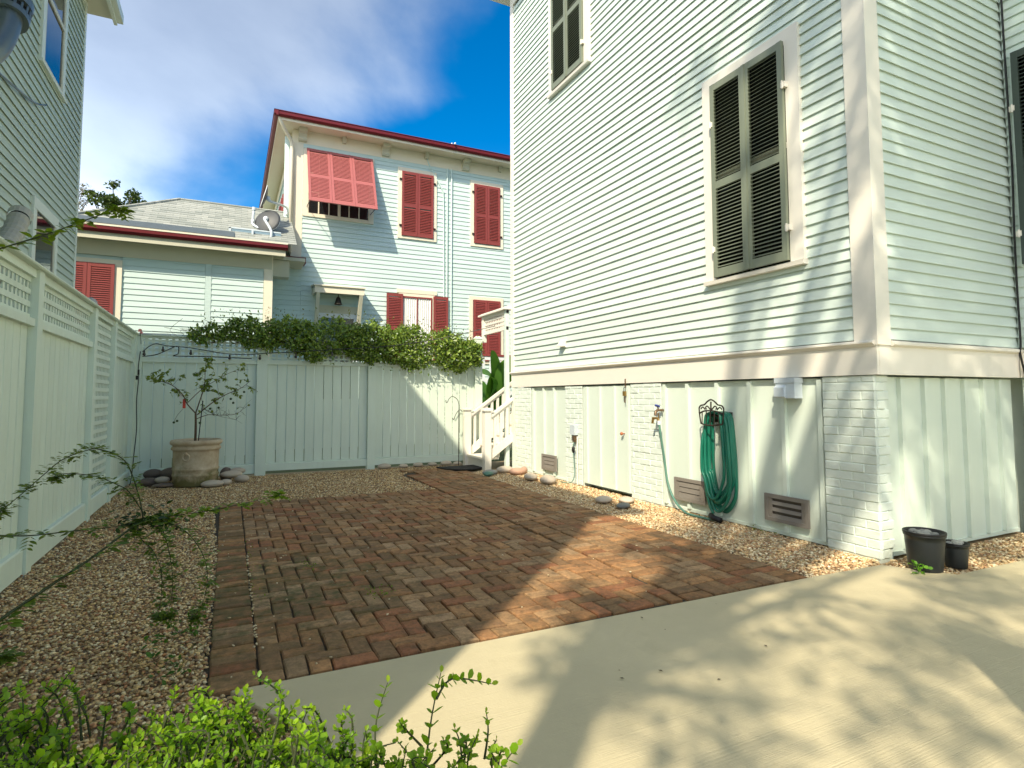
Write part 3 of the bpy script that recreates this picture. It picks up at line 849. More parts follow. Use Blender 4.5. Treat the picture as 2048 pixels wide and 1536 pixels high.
# dryer hood on the siding
m = MB(); m.box(FA, 7.36, 7.50, 1.985, 2.12, 0.018, 0.034)
m.profile(FA, 7.37, 7.49, [(0.026, 2.0), (0.11, 1.99), (0.11, 2.01), (0.035, 2.11), (0.026, 2.11)]); m.build('dryer_vent', 'trim', rh)

# ------------------------------------------------------------------ the house on the left, behind the fence
lh = thing('sage_house', 'grey green lap sided house close behind the left fence', 'house', (-2.1, 5.0, 0))
FL = frame((-2.1, 0, 0), (0, 1, 0), (1, 0, 0))
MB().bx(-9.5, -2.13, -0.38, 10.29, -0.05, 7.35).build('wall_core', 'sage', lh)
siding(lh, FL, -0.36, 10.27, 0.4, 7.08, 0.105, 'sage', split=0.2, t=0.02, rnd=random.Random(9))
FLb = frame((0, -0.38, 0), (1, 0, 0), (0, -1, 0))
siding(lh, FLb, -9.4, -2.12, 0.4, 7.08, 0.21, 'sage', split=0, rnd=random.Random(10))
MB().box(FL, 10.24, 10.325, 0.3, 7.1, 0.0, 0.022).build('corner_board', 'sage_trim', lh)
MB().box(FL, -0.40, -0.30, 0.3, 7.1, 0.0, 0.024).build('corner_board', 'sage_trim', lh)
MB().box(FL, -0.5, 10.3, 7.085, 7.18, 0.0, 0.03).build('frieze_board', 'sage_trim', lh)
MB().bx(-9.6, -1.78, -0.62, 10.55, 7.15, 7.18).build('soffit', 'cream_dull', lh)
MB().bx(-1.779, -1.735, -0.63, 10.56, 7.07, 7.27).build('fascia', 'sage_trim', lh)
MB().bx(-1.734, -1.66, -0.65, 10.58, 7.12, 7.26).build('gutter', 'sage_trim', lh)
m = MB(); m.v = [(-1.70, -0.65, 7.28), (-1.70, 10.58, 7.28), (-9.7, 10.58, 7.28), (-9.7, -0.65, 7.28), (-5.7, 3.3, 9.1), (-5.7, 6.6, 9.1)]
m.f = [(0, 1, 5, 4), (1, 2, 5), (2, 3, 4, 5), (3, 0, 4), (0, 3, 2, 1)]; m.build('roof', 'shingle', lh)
def lwin(a0, a1, v0, v1):
    t = 0.11; m = MB()
    m.box(FL, a0, a0 + t, v0, v1, 0.002, 0.042).box(FL, a1 - t, a1, v0, v1, 0.002, 0.042).box(FL, a0, a1, v1 + 0.001, v1 + 0.13, 0.002, 0.044)
    w = m.build('window', 'sage_trim', lh)
    MB().profile(FL, a0 - 0.03, a1 + 0.03, [(0.002, v0 - 0.05), (0.06, v0 - 0.05), (0.065, v0 - 0.015), (0.002, v0 - 0.002)]).build('sill', 'sage_trim', w)
    MB().box(FL, a0 + t, a1 - t, v0, v1, 0.006, 0.024).build('pane', 'pane_glass', w)
    m = MB(); md = (v0 + v1) / 2
    m.box(FL, a0 + t, a1 - t, md - 0.03, md + 0.03, 0.0245, 0.040).box(FL, a0 + t, a0 + t + 0.04, v0, v1, 0.0245, 0.037).box(FL, a1 - t - 0.04, a1 - t, v0, v1, 0.0245, 0.037).box(FL, a0 + t, a1 - t, v0, v0 + 0.05, 0.0245, 0.038)
    m.build('sash', 'cream_dull', w)
lwin(8.19, 9.23, 5.18, 6.9)
lwin(8.19, 9.23, 2.05, 3.42)
# flue with a louvred cap
fl = thing('vent_flue', 'weathered metal vent flue with slotted round cap on the sage wall', 'vent pipe', (-2.1, 6.0, 4.2))
m = MB(); m.tube(smooth_path([(-2.09, 5.86, 3.86), (-1.95, 5.93, 3.95), (-1.85, 6.05, 4.12), (-1.82, 6.18, 4.35), (-1.82, 6.30, 4.58)]), 0.095, 20); m.build('elbow_pipe', 'galv', fl, True)
m = MB(); m.tube([(-1.82, 6.30, 4.56), (-1.82, 6.335, 4.62)], 0.135, 24); m.tube([(-1.82, 6.36, 4.70), (-1.82, 6.40, 4.78)], 0.14, 24); m.build('cap_ring', 'galv', fl)
MB().tube([(-1.82, 6.325, 4.60), (-1.82, 6.375, 4.74)], 0.105, 20).build('cap_core', 'black', fl)
for k in range(16):
    a = 2 * math.pi * k / 16
    o = Vector((math.cos(a) * 0.128, math.sin(a) * 0.128, 0))
    MB().tube([Vector((-1.82, 6.325, 4.61)) + o, Vector((-1.82, 6.368, 4.72)) + o], 0.011, 5).build('cap_slat', 'galv', fl)
# corrugated downspout elbow above the fence
ds = thing('downspout_elbow', 'beige corrugated downspout elbow poking up above the fence', 'downspout', (-1.75, 6.3, 2.4))
pts = smooth_path([(-1.75, 5.95, 2.2), (-1.75, 6.08, 2.42), (-1.75, 6.25, 2.56), (-1.75, 6.42, 2.70), (-1.75, 6.55, 2.86)], 5)
MB().tube(pts, [0.078 + (0.007 if i % 2 else 0) for i in range(len(pts))], 16, cap=False).build('elbow', 'beige_plastic', ds)
m = MB(); m.tube([pts[-1], Vector(pts[-1]) + Vector((0, 0.05, 0.06))], [0.09, 0.092], 16, cap=False); m.build('socket', 'beige_plastic', ds)
MB().tube([Vector(pts[-1]) + Vector((0, .005, .006)), Vector(pts[-1]) + Vector((0, .012, .014))], 0.075, 16).build('dark_disc', 'black', ds)  # black disc painted in for the darkness inside the pipe mouth
rd = tag(MB().tube(smooth_path([(-2.06, 6.6, 4.28), (-2.05, 7.2, 4.38), (-2.05, 7.9, 4.52), (-2.03, 8.15, 4.60), (-2.02, 8.28, 4.66)]), 0.011, 6).build('hanging_cable', 'galv'), 'thin grey cable drooping along the sage siding', 'cable')

# ------------------------------------------------------------------ unseen board screen, added to cast the square shade on the slab
nb = thing('shade_screen', 'tall board screen added behind the viewer to cast square shade on the driveway', 'fence', (1.49, -1.3, 0))
for i in range(15): MB().bx(1.47, 1.49, -0.17 - 0.15 * (i + 1) + 0.003, -0.17 - 0.15 * i - 0.003, 0.02, 2.6).build('board', 'fence', nb)
for y_ in (-0.27, -1.3, -2.38): MB().bx(1.37, 1.468, y_ - 0.05, y_ + 0.05, -0.05, 2.6).build('post', 'fence', nb)

# ------------------------------------------------------------------ the aqua house behind the back fence
bh = thing('aqua_house', 'two storey pale aqua house with dark red shutters behind the back fence', 'house', (4.0, 15.5, 0))
FM = frame((0, 15.5, 0), (1, 0, 0), (0, -1, 0))
FS = frame((1.31, 0, 0), (0, 1, 0), (-1, 0, 0))
FW = frame((0, 14.4, 0), (1, 0, 0), (0, -1, 0))
FWs = frame((0.80, 0, 0), (0, -1, 0), (1, 0, 0))
MB().bx(1.34, 14, 15.53, 24, -0.05, 8.2).build('wall_core', 'aqua', bh)
siding(bh, FM, 1.55, 12.0, 1.2, 7.79, 0.125, 'aqua', split=0.3, t=0.021, rnd=random.Random(31))
siding(bh, FM, 0.80, 1.55, 1.2, 4.62, 0.125, 'aqua', split=0, t=0.021, rnd=random.Random(31))
MB().bx(0.78, 1.40, 15.505, 16, -0.05, 4.6).build('wall_core', 'aqua', bh)
siding(bh, FS, 15.62, 24, 4.0, 7.79, 0.125, 'aqua', split=0, t=0.021, rnd=random.Random(32))
m = MB(); m.bx(1.31, 1.55, 15.478, 15.5, 4.66, 7.80); m.bx(1.288, 1.31, 15.478, 15.62, 4.66, 7.80); m.build('corner_board', 'cream', bh)
MB().box(FM, 1.29, 13, 7.70, 7.80, 0.0, 0.019).build('frieze_moulding', 'aqua', bh)
MB().box(FM, 1.29, 13, 7.801, 8.14, 0.0, 0.025).build('frieze_board', 'cream', bh)
MB().box(FS, 15.505, 24, 7.801, 8.14, 0.0, 0.025).build('frieze_board', 'cream', bh)
MB().bx(0.93, 14, 15.02, 24.4, 8.141, 8.17).build('soffit', 'cream', bh)
m = MB(); m.bx(0.915, 14, 14.99, 15.019, 8.10, 8.22); m.bx(0.90, 0.929, 15.02, 24.4, 8.10, 8.22); m.build('fascia', 'cream', bh)
m = MB(); m.profile(FM, 0.80, 14, [(0.512, 8.16), (0.56, 8.16), (0.60, 8.20), (0.605, 8.28), (0.62, 8.28), (0.62, 8.295), (0.512, 8.295)])
m.profile(FS, 14.88, 24.4, [(0.412, 8.16), (0.455, 8.16), (0.495, 8.20), (0.50, 8.28), (0.515, 8.28), (0.515, 8.295), (0.412, 8.295)]); m.build('gutter', 'maroon', bh)
m = MB(); m.v = [(0.82, 14.9, 8.296), (14, 14.9, 8.296), (14, 24.4, 8.296), (0.82, 24.4, 8.296), (4.5, 19.6, 8.9), (14, 19.6, 8.9)]
m.f = [(0, 1, 5, 4), (2, 3, 4, 5), (3, 0, 4)]; m.build('roof', 'shingle', bh)
for x in (1.52, 3.67, 6.02, 8.4):     # large scrolled brackets
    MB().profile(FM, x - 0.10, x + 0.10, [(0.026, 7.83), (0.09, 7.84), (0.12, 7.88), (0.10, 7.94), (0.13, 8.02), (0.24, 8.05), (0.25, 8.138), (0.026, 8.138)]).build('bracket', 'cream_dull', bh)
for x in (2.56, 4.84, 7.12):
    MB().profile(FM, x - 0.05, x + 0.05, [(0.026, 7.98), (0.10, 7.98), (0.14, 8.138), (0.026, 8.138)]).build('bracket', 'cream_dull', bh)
def bwin(F, a0, a1, v0, v1, t=0.105, sill=True, cm='cream'):
    m = MB(); m.box(F, a0, a0 + t, v0, v1, 0.002, 0.05).box(F, a1 - t, a1, v0, v1, 0.002, 0.05).box(F, a0 + t, a1 - t, v1 - t, v1, 0.002, 0.05).box(F, a0 + t, a1 - t, v0, v0 + t * 0.7, 0.002, 0.05)
    w = m.build('window', cm, bh)
    return w
def shut_pair(F, a0, a1, v0, v1, d=0.052, mid=(0.47,)):
    c = (a0 + a1) / 2
    louvre_leaf(bh, F, a0, c - 0.004, v0, v1, d, 'red', single=True, pitch=0.045, tilt=0.95, lap=1.15, stile=0.06, rail=0.1, mids=mid)
    louvre_leaf(bh, F, c + 0.004, a1, v0, v1, d, 'red', single=True, pitch=0.045, tilt=0.95, lap=1.15, stile=0.06, rail=0.1, mids=mid)
w = bwin(FM, 4.035, 5.15, 5.62, 7.62); shut_pair(FM, 4.14, 5.045, 5.70, 7.51)
for a in (4.10, 5.085):
    for v in (5.95, 7.25): MB().box(FM, a - 0.03, a + 0.03, v, v + 0.05, 0.0505, 0.085).build('shutter_hinge', 'iron', w)
w = bwin(FM, 6.185, 7.235, 5.64, 7.60); shut_pair(FM, 6.30, 7.12, 5.73, 7.49)
for a in (6.26, 7.16):
    for v in (5.97, 7.22): MB().box(FM, a - 0.03, a + 0.03, v, v + 0.05, 0.0505, 0.085).build('shutter_hinge', 'iron', w)
# big window with a top hung three leaf awning shutter
w = bwin(FM, 1.56, 3.37, 5.90, 7.68, t=0.13)
MB().box(FM, 1.69, 3.24, 5.99, 7.55, 0.004, 0.028).build('pane', 'pane_glass', w)
m = MB()
for i in range(7): m.box(FM, 1.69 + i * 1.55 / 6 - (0.035 if i == 3 else 0.014), 1.69 + i * 1.55 / 6 + (0.035 if i == 3 else 0.014), 6.0, 7.55, 0.0285, 0.042)
for v in (6.55, 7.05): m.box(FM, 1.69, 3.24, v - 0.014, v + 0.014, 0.0287, 0.0415)
m.build('muntins', 'cream', w)
TH = math.atan2(0.69, 1.59)
ow = Vector((0, 15.5, 7.69)); dn = Vector((0, -math.sin(TH), -math.cos(TH))); no = Vector((0, -math.cos(TH), math.sin(TH)))
FT = lambda a, v, d: Vector((a, 15.455, 7.67)) + dn * (1.73 - v) + no * d
for i in range(3):
    a0 = 1.63 + i * 0.565
    louvre_leaf(bh, FT, a0, a0 + 0.560, 0.0, 1.73, 0.0, 'red_faded', name='awning_shutter', single=True, pitch=0.045, tilt=1.25, lap=1.25, stile=0.06, rail=0.1)
m = MB()
for a in (1.66, 3.28): m.tube([FT(a, 0.05, -0.01), FM(a, 6.15, 0.03)], 0.010, 6)
m.build('shutter_stay', 'iron', w)
# ground floor: door under a small canopy, open shuttered window, another shuttered window
dw = MB().box(FM, 1.95, 2.06, 1.2, 3.42, 0.002, 0.04).box(FM, 2.88, 2.99, 1.2, 3.42, 0.002, 0.04).box(FM, 2.06, 2.88, 3.30, 3.42, 0.002, 0.04).build('door', 'white_metal', bh)
MB().box(FM, 2.06, 2.88, 1.2, 3.30, 0.004, 0.028).build('pane', 'pane_glass', dw)
MB().box(FM, 1.95, 2.99, 3.42, 3.62, 0.002, 0.03).build('door_head', 'cream_dull', dw)
cn = MB().box(FM, 1.83, 3.05, 3.86, 4.02, 0.52, 0.56).box(FM, 1.83, 1.87, 3.86, 4.02, 0.02, 0.519).box(FM, 3.01, 3.05, 3.86, 4.02, 0.02, 0.519).build('door_canopy', 'cream', bh)
MB().profile(FM, 1.80, 3.08, [(0.0, 4.08), (0.0, 4.12), (0.60, 4.05), (0.60, 4.021), (0.0, 4.06)]).build('canopy_roof', 'cream', cn)
MB().box(FM, 1.871, 3.009, 3.92, 3.94, 0.02, 0.519).build('canopy_ceiling', 'cream_dull', cn)
for a in (1.87, 2.93):
    MB().quadbox([FM(a, 3.86, 0.47), FM(a + 0.09, 3.86, 0.47), FM(a + 0.09, 3.86, 0.56), FM(a, 3.86, 0.56), FM(a, 2.75, 0.02), FM(a + 0.09, 2.75, 0.02), FM(a + 0.09, 2.75, 0.10), FM(a, 2.75, 0.10)]).build('canopy_strut', 'cream_dull', cn)
m = MB(); c = FM(2.44, 3.62, 0.30); m.lathe(c, [(0.0, 0.26), (0.012, 0.26), (0.012, 0.20), (0.05, 0.17), (0.09, 0.02), (0.10, 0.0), (0.09, -0.01), (0, -0.01)], 10); m.build('porch_lantern', 'iron', cn)
w = bwin(FM, 4.08, 5.12, 2.2, 4.10, t=0.09)
MB().box(FM, 4.03, 5.17, 4.10, 4.20, 0.002, 0.06).build('window_head', 'cream', w)
m = MB()
for k in range(2):
    a0 = 4.20 + k * 0.41
    nn = 26; vs = []
    for i in range(nn + 1):
        a = a0 + 0.38 * i / nn; d = 0.042 + 0.010 * math.sin(i * 1.5 + k) + 0.004 * math.sin(i * 3.7)
        vs += [tuple(FM(a, 2.3, d)), tuple(FM(a, 4.0, d))]
    b = len(m.v); m.v += vs
    for i in range(nn): m.f.append((b + 2 * i, b + 2 * i + 2, b + 2 * i + 3, b + 2 * i + 1))
m.build('curtain', 'curtain', w)
m = MB().box(FM, 4.17, 4.21, 2.3, 4.01, 0.057, 0.07).box(FM, 4.99, 5.03, 2.3, 4.01, 0.057, 0.07).box(FM, 4.585, 4.615, 2.3, 4.01, 0.057, 0.07).box(FM, 4.17, 5.03, 3.97, 4.012, 0.0575, 0.0705); m.build('sash', 'red', w)
louvre_leaf(bh, FM, 3.74, 4.19, 2.25, 4.06, 0.075, 'red', single=True, pitch=0.045, tilt=0.95, lap=1.15, stile=0.06, rail=0.1)
louvre_leaf(bh, FM, 5.06, 5.49, 2.25, 4.06, 0.075, 'red', single=True, pitch=0.045, tilt=0.95, lap=1.15, stile=0.06, rail=0.1)
w = bwin(FM, 6.16, 7.24, 2.2, 4.16); shut_pair(FM, 6.28, 7.13, 2.28, 4.06, d=0.052)
# conduits down the facade
for x in (5.38, 5.47, 5.60):
    top = 7.8 if x > 5.4 else 7.30
    pts = [FM(x, top, 0.045), FM(x, 1.5, 0.045)]
    if x < 5.4: pts = [FM(4.86, 7.98, 0.05), FM(4.90, 7.85, 0.05), FM(5.34, 7.12, 0.05), FM(5.36, 6.6, 0.05), FM(5.40, 1.5, 0.05)]
    MB().tube(pts, 0.022 if x > 5.4 else 0.016, 8).build('conduit', 'aqua', bh)
m = MB(); m.tube([FM(5.47, 8.33, 0.40), FM(5.47, 8.42, 0.40)], 0.02, 6); m.ellipsoid(FM(5.47, 8.30, 0.66), (0.03, 0.03, 0.03)); m.build('service_mast', 'white_metal', bh)
# side wall: shuttered window, pale standpipe, gutter downpipe
w = bwin(FS, 15.95, 17.4, 5.5, 7.55, cm='red'); shut_pair(FS, 16.05, 17.3, 5.6, 7.45)
w = bwin(FS, 18.2, 19.4, 5.2, 7.3, cm='red'); shut_pair(FS, 18.3, 19.3, 5.3, 7.2)
m = MB(); m.tube(smooth_path([(1.10, 15.82, 4.72), (1.10, 15.82, 5.0), (1.19, 15.80, 5.25), (1.21, 15.78, 5.5), (1.20, 15.75, 8.02)], 4), 0.085, 14); m.build('stand_pipe', 'aqua', bh, True)
m = MB(); m.tube(smooth_path([(0.93, 15.02, 8.18), (0.98, 15.05, 8.05), (1.10, 15.2, 7.90), (1.24, 15.36, 7.75), (1.27, 15.42, 7.55)], 4) + [Vector((1.27, 15.42, 4.9))], 0.045, 10); m.build('downpipe', 'cream', bh, True)

# single storey wing in front of it
MB().bx(-6.0, 0.77, 14.43, 18, -0.05, 4.5).build('wing_core', 'aqua', bh)
wg = MB().box(FW, -6, 0.80, 4.20, 4.52, 0.0, 0.03).build('wing_frieze', 'cream_dull', bh)
siding(bh, FW, -2.10, -0.56, 0.9, 4.20, 0.125, 'aqua', split=0, t=0.021, rnd=random.Random(41))
siding(bh, FW, -0.43, 0.63, 0.9, 4.20, 0.125, 'aqua', split=0, t=0.021, rnd=random.Random(42))
siding(bh, FW, -6.0, -3.3, 0.9, 4.20, 0.25, 'aqua', split=0, t=0.016, rnd=random.Random(43))
MB().box(FW, -0.555, -0.435, 0.8, 4.2, 0.0, 0.024).build('seam_board', 'aqua', bh)
m = MB(); m.bx(0.635, 0.80, 14.37, 14.4, 0.8, 4.2); m.bx(0.80, 0.825, 14.37, 14.5, 0.8, 4.52); m.build('corner_board', 'cream', bh)
siding(bh, FWs, -15.49, -14.5, 0.9, 4.45, 0.125, 'aqua', split=0, t=0.021, rnd=random.Random(44))
w = bwin(FW, -3.28, -2.10, 2.25, 4.12, t=0.13); shut_pair(FW, -3.16, -2.225, 2.3, 4.02, mid=(0.35,))
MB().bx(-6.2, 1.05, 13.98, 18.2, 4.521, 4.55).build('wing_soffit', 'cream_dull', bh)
m = MB(); FWg = frame((0, 13.98, 0), (1, 0, 0), (0, -1, 0))
m.box(FWg, -6.2, 1.06, 4.45, 4.62, 0.0, 0.02); m.build('wing_fascia', 'cream_dull', bh)
m = MB().profile(FWg, -6.3, 1.10, [(0.021, 4.58), (0.07, 4.58), (0.11, 4.63), (0.11, 4.70), (0.021, 4.70)]); m.build('wing_gutter', 'maroon', bh)
MB().profile(FWg, -6.3, 1.10, [(0.0, 4.701), (0.12, 4.701), (0.12, 4.735), (0.0, 4.76)]).build('drip_edge', 'cream', bh)
m = MB().bx(0.81, 1.55, 14.55, 15.47, 4.50, 4.58); m.build('return_eave', 'cream_dull', bh)
m = MB().bx(0.9, 1.62, 15.05, 15.12, 4.58, 4.72); m.bx(1.55, 1.62, 15.121, 15.47, 4.58, 4.72); m.build('return_gutter', 'maroon', bh)
MB().bx(0.82, 1.20, 14.6, 14.95, 4.10, 4.49).build('soffit_box', 'cream_dull', bh)
# hipped shingle roof of the wing, laid in courses
rp = [(-3.3, 13.98, 4.74), (1.30, 13.98, 4.74), (1.30, 16.0, 6.06), (-1.22, 16.0, 6.06), (-3.3, 18.0, 4.74), (1.30, 18.0, 4.74)]
m = MB(); m.v = rp; m.f = [(0, 1, 2, 3), (0, 3, 4), (3, 2, 5, 4)]
rf = m.build('wing_roof', 'shingle', bh)
n = 17
for i in range(n):
    t0, t1 = i / n, (i + 1.15) / n
    def rp_at(t, left): 
        x = (-3.3 + 2.08 * t) if left else 1.30
        return Vector((x, 13.98 + 2.02 * t, 4.74 + 1.32 * t))
    nrm = Vector((0, -1.32, 2.02)).normalized()
    m = MB(); a, b, c, d = rp_at(t0, 1), rp_at(t0, 0), rp_at(min(t1, 1), 0), rp_at(min(t1, 1), 1)
    m.quadbox([a, b, c, d, a + nrm * 0.014, b + nrm * 0.014, c + nrm * 0.005, d + nrm * 0.005]); m.build('shingle_course', 'shingle', rf)
MB().tube([(-1.22, 16.0, 6.07), (1.30, 16.0, 6.07)], 0.04, 8).build('ridge_cap', 'shingle', rf)
MB().tube([(-3.3, 13.98, 4.76), (-1.22, 16.0, 6.07)], 0.045, 6).build('hip_cap', 'shingle', rf)
m = MB(); m.quadbox([(-3.0, 14.0, 4.765), (0.0, 14.0, 4.765), (0.0, 14.28, 4.95), (-3.0, 14.28, 4.95), (-3.0, 13.99, 4.785), (0.0, 13.99, 4.785), (0.0, 14.27, 4.97), (-3.0, 14.27, 4.97)]); m.build('roof_flashing', 'galv', rf)
sk = thing('skylight', 'low glazed skylight with pale frame on the wing roof', 'skylight', (0.4, 14.4, 4.95))
m = MB().bx(-0.12, 0.98, 14.30, 14.36, 4.90, 4.93).bx(-0.12, -0.07, 14.361, 14.9, 4.90, 5.09).bx(-0.12, 0.98, 14.361, 14.40, 5.07, 5.10).bx(0.35, 0.39, 14.31, 14.36, 4.931, 5.069)
m.build('frame', 'grey_pvc', sk)
MB().bx(-0.06, 0.98, 14.37, 14.395, 4.88, 5.07).build('pane', 'skylight_glass', sk)
MB().bx(-0.06, 0.98, 14.401, 14.62, 5.02, 5.065).build('top', 'grey_pvc', sk)

# ================================================================== fences
def fence_boards(parent, F, a0, a1, v0, v1, d, pitch, rnd, name='fence_board', wide=0.0):
    n = max(1, round((a1 - a0) / pitch)); w = (a1 - a0) / n
    for i in range(n):
        g = rnd.uniform(0.0028, 0.0048) + wide; dd = d + rnd.uniform(-0.002, 0.002)
        x0, x1 = a0 + i * w + g, a0 + (i + 1) * w - g
        MB().profile(lambda a, v, o: F(v, a, o), v0, v1, [(dd - 0.018, x0), (dd - 0.005, x0), (dd, x0 + 0.004), (dd, x1 - 0.004), (dd - 0.005, x1), (dd - 0.018, x1)], seg=3, jit=0.0012, rnd=rnd).build(name, 'fence', parent)
def lattice(parent, F, a0, a1, v0, v1, d, pv, ph, wv=0.034, wh=0.034):
    """square lattice: flat slats, verticals behind, horizontals in front"""
    n = max(1, round((a1 - a0) / pv)); s = (a1 - a0) / n; first = None
    p0 = F(0, 0, 0); ud = F(1, 0, 0) - p0
    for i in range(n):
        a = a0 + (i + 0.5) * s
        if first is None:
            first = MB().box(F, a - wv / 2, a + wv / 2, v0 - 0.01, v1 + 0.01, d - 0.010, d - 0.002).build('lattice_slat', 'fence', parent); af = a
        else: clone(first, parent, ud * (a - af))
    n = max(1, round((v1 - v0) / ph)); s = (v1 - v0) / n; first = None
    for i in range(n):
        v = v0 + (i + 0.5) * s
        if first is None:
            first = MB().box(F, a0, a1, v - wh / 2, v + wh / 2, d - 0.001, d + 0.007).build('lattice_slat', 'fence', parent); vf = v
        else: clone(first, parent, (0, 0, v - vf))

rndf = random.Random(77)
# ---- left fence, facing the patio
lf = thing('board_fence', 'pale sage board fence with lattice top along the left side', 'fence', (-1.3, 6, 0))
FF = frame((-1.33, 0, 0), (0, 1, 0), (1, 0, 0))
posts = [(0.4, 0.52), (2.9, 3.02), (5.29, 5.42), (7.27, 7.40), (8.46, 8.58), (10.10, 10.24)]
for a0, a1 in posts: MB().box(FF, a0, a1, -0.06, 2.185, -0.04, 0.055).build('post', 'fence', lf)
for i in range(len(posts) - 1):
    a0, a1 = posts[i][1], posts[i + 1][0]
    MB().box(FF, a0, a1, 2.125, 2.185, -0.03, 0.035).build('top_rail', 'fence', lf)
    MB().profile(FF, a0 + 0.001, a1 - 0.001, [(-0.03, 0.0), (0.035, 0.0), (0.035, 0.165), (0.028, 0.178), (-0.03, 0.182)]).build('kick_board', 'fence', lf)
    if i == 3:
        lattice(lf, FF, a0, a1, 0.182, 2.125, 0.0, 0.082, 0.094, wv=0.036, wh=0.042)
    else:
        MB().box(FF, a0, a1, 1.768, 1.823, -0.03, 0.040).build('mid_rail', 'fence', lf)
        fence_boards(lf, FF, a0, a1, 0.182, 1.768, 0.0, 0.15, rndf, wide=0.0022)
        for k in range(int((a1 - a0) / 0.16)): MB().box(FF, a0 + 0.055 + k * 0.16, a0 + 0.205 + k * 0.16, 0.1, 1.80, -0.045, -0.03).build('gap_shade_board', 'fence', lf)  # layer added behind the boards to block light so the gaps look dark
        lattice(lf, FF, a0, a1, 1.79, 2.155, 0.0, 0.082, 0.0915, wv=0.036, wh=0.040)
MB().profile(FF, 0.4, 10.30, [(-0.06, 2.186), (0.078, 2.186), (0.085, 2.194), (0.085, 2.204), (0.06, 2.210), (0.055, 2.222), (-0.04, 2.228), (-0.06, 2.21)]).build('cap_rail', 'fence', lf)

# ---- back fence
bf = thing('board_fence', 'pale sage board fence with lattice top across the back', 'fence', (1.5, 10.27, 0))
FK = frame((0, 10.29, 0), (1, 0, 0), (0, -1, 0))
posts = [(-1.285, -1.20), (0.385, 0.545), (2.175, 2.305), (4.20, 4.345)]
for i, (a0, a1) in enumerate(posts):
    top = 2.175 if i < 3 else 2.36
    p = MB().box(FK, a0, a1, -0.05, top, -0.05, 0.06).build('post', 'fence', bf)
    if i == 3:
        c0, c1 = a0 - 0.012, a1 + 0.012
        m = MB(); b = [FK(c0, top, -0.062), FK(c1, top, -0.062), FK(c1, top, 0.072), FK(c0, top, 0.072)]
        t = [FK(c0 + 0.05, top + 0.055, -0.01), FK(c1 - 0.05, top + 0.055, -0.01), FK(c1 - 0.05, top + 0.055, 0.02), FK(c0 + 0.05, top + 0.055, 0.02)]
        m.quadbox(b + t); m.build('post_cap', 'fence', p)
for i in range(3):
    a0, a1 = posts[i][1], posts[i + 1][0]
    MB().box(FK, a0, a1, 2.15, 2.175, -0.03, 0.035).build('top_rail', 'fence', bf)
    MB().box(FK, a0, a1, 1.785, 1.858, -0.03, 0.040).build('mid_rail', 'fence', bf)
    MB().profile(FK, a0 + 0.001, a1 - 0.001, [(-0.03, 0.055 - 0.03 * (i == 0)), (0.035, 0.055 - 0.03 * (i == 0)), (0.035, 0.165), (-0.03, 0.18)]).build('kick_board', 'fence', bf)
    fence_boards(bf, FK, a0, a1, 0.18, 1.785, 0.0, 0.15, rndf)
    lattice(bf, FK, a0, a1, 1.858, 2.15, 0.0, 0.090, 0.073, wv=0.040, wh=0.028)
MB().profile(FK, -1.30, 4.16, [(-0.06, 2.176), (0.075, 2.176), (0.082, 2.186), (0.082, 2.200), (0.05, 2.22), (-0.06, 2.21)]).build('cap_rail', 'fence', bf)

# ---- lattice header over the gap to the steps
gt = thing('lattice_arbor', 'white lattice header bridging the back fence and the house above the steps', 'arbor', (4.42, 9.7, 0))
FG = frame((4.42, 0, 0), (0, -1, 0), (-1, 0, 0))
MB().box(FG, -9.33, -9.26, -0.05, 2.80, -0.035, 0.035).build('post', 'mint', gt)
MB().box(FG, -10.34, -9.26, 2.44, 2.50, -0.02, 0.025).build('lower_rail', 'trim', gt)
MB().box(FG, -10.34, -9.26, 2.74, 2.80, -0.02, 0.025).build('upper_rail', 'trim', gt)
MB().profile(FG, -10.42, -9.20, [(-0.09, 2.801), (0.09, 2.801), (0.09, 2.83), (0, 2.87), (-0.09, 2.83)]).build('cap_rail', 'trim', gt)
m = MB().box(FG, -10.36, -10.28, 2.30, 2.80, -0.036, 0.036); m.build('post', 'trim', gt)
for i in range(14): MB().box(FG, -10.27 + i * 0.074, -10.235 + i * 0.074, 2.50, 2.74, -0.010, -0.002).build('lattice_slat', 'trim', gt)
for i in range(3): MB().box(FG, -10.28, -9.33, 2.535 + i * 0.075, 2.570 + i * 0.075, -0.001, 0.007).build('lattice_slat', 'trim', gt)

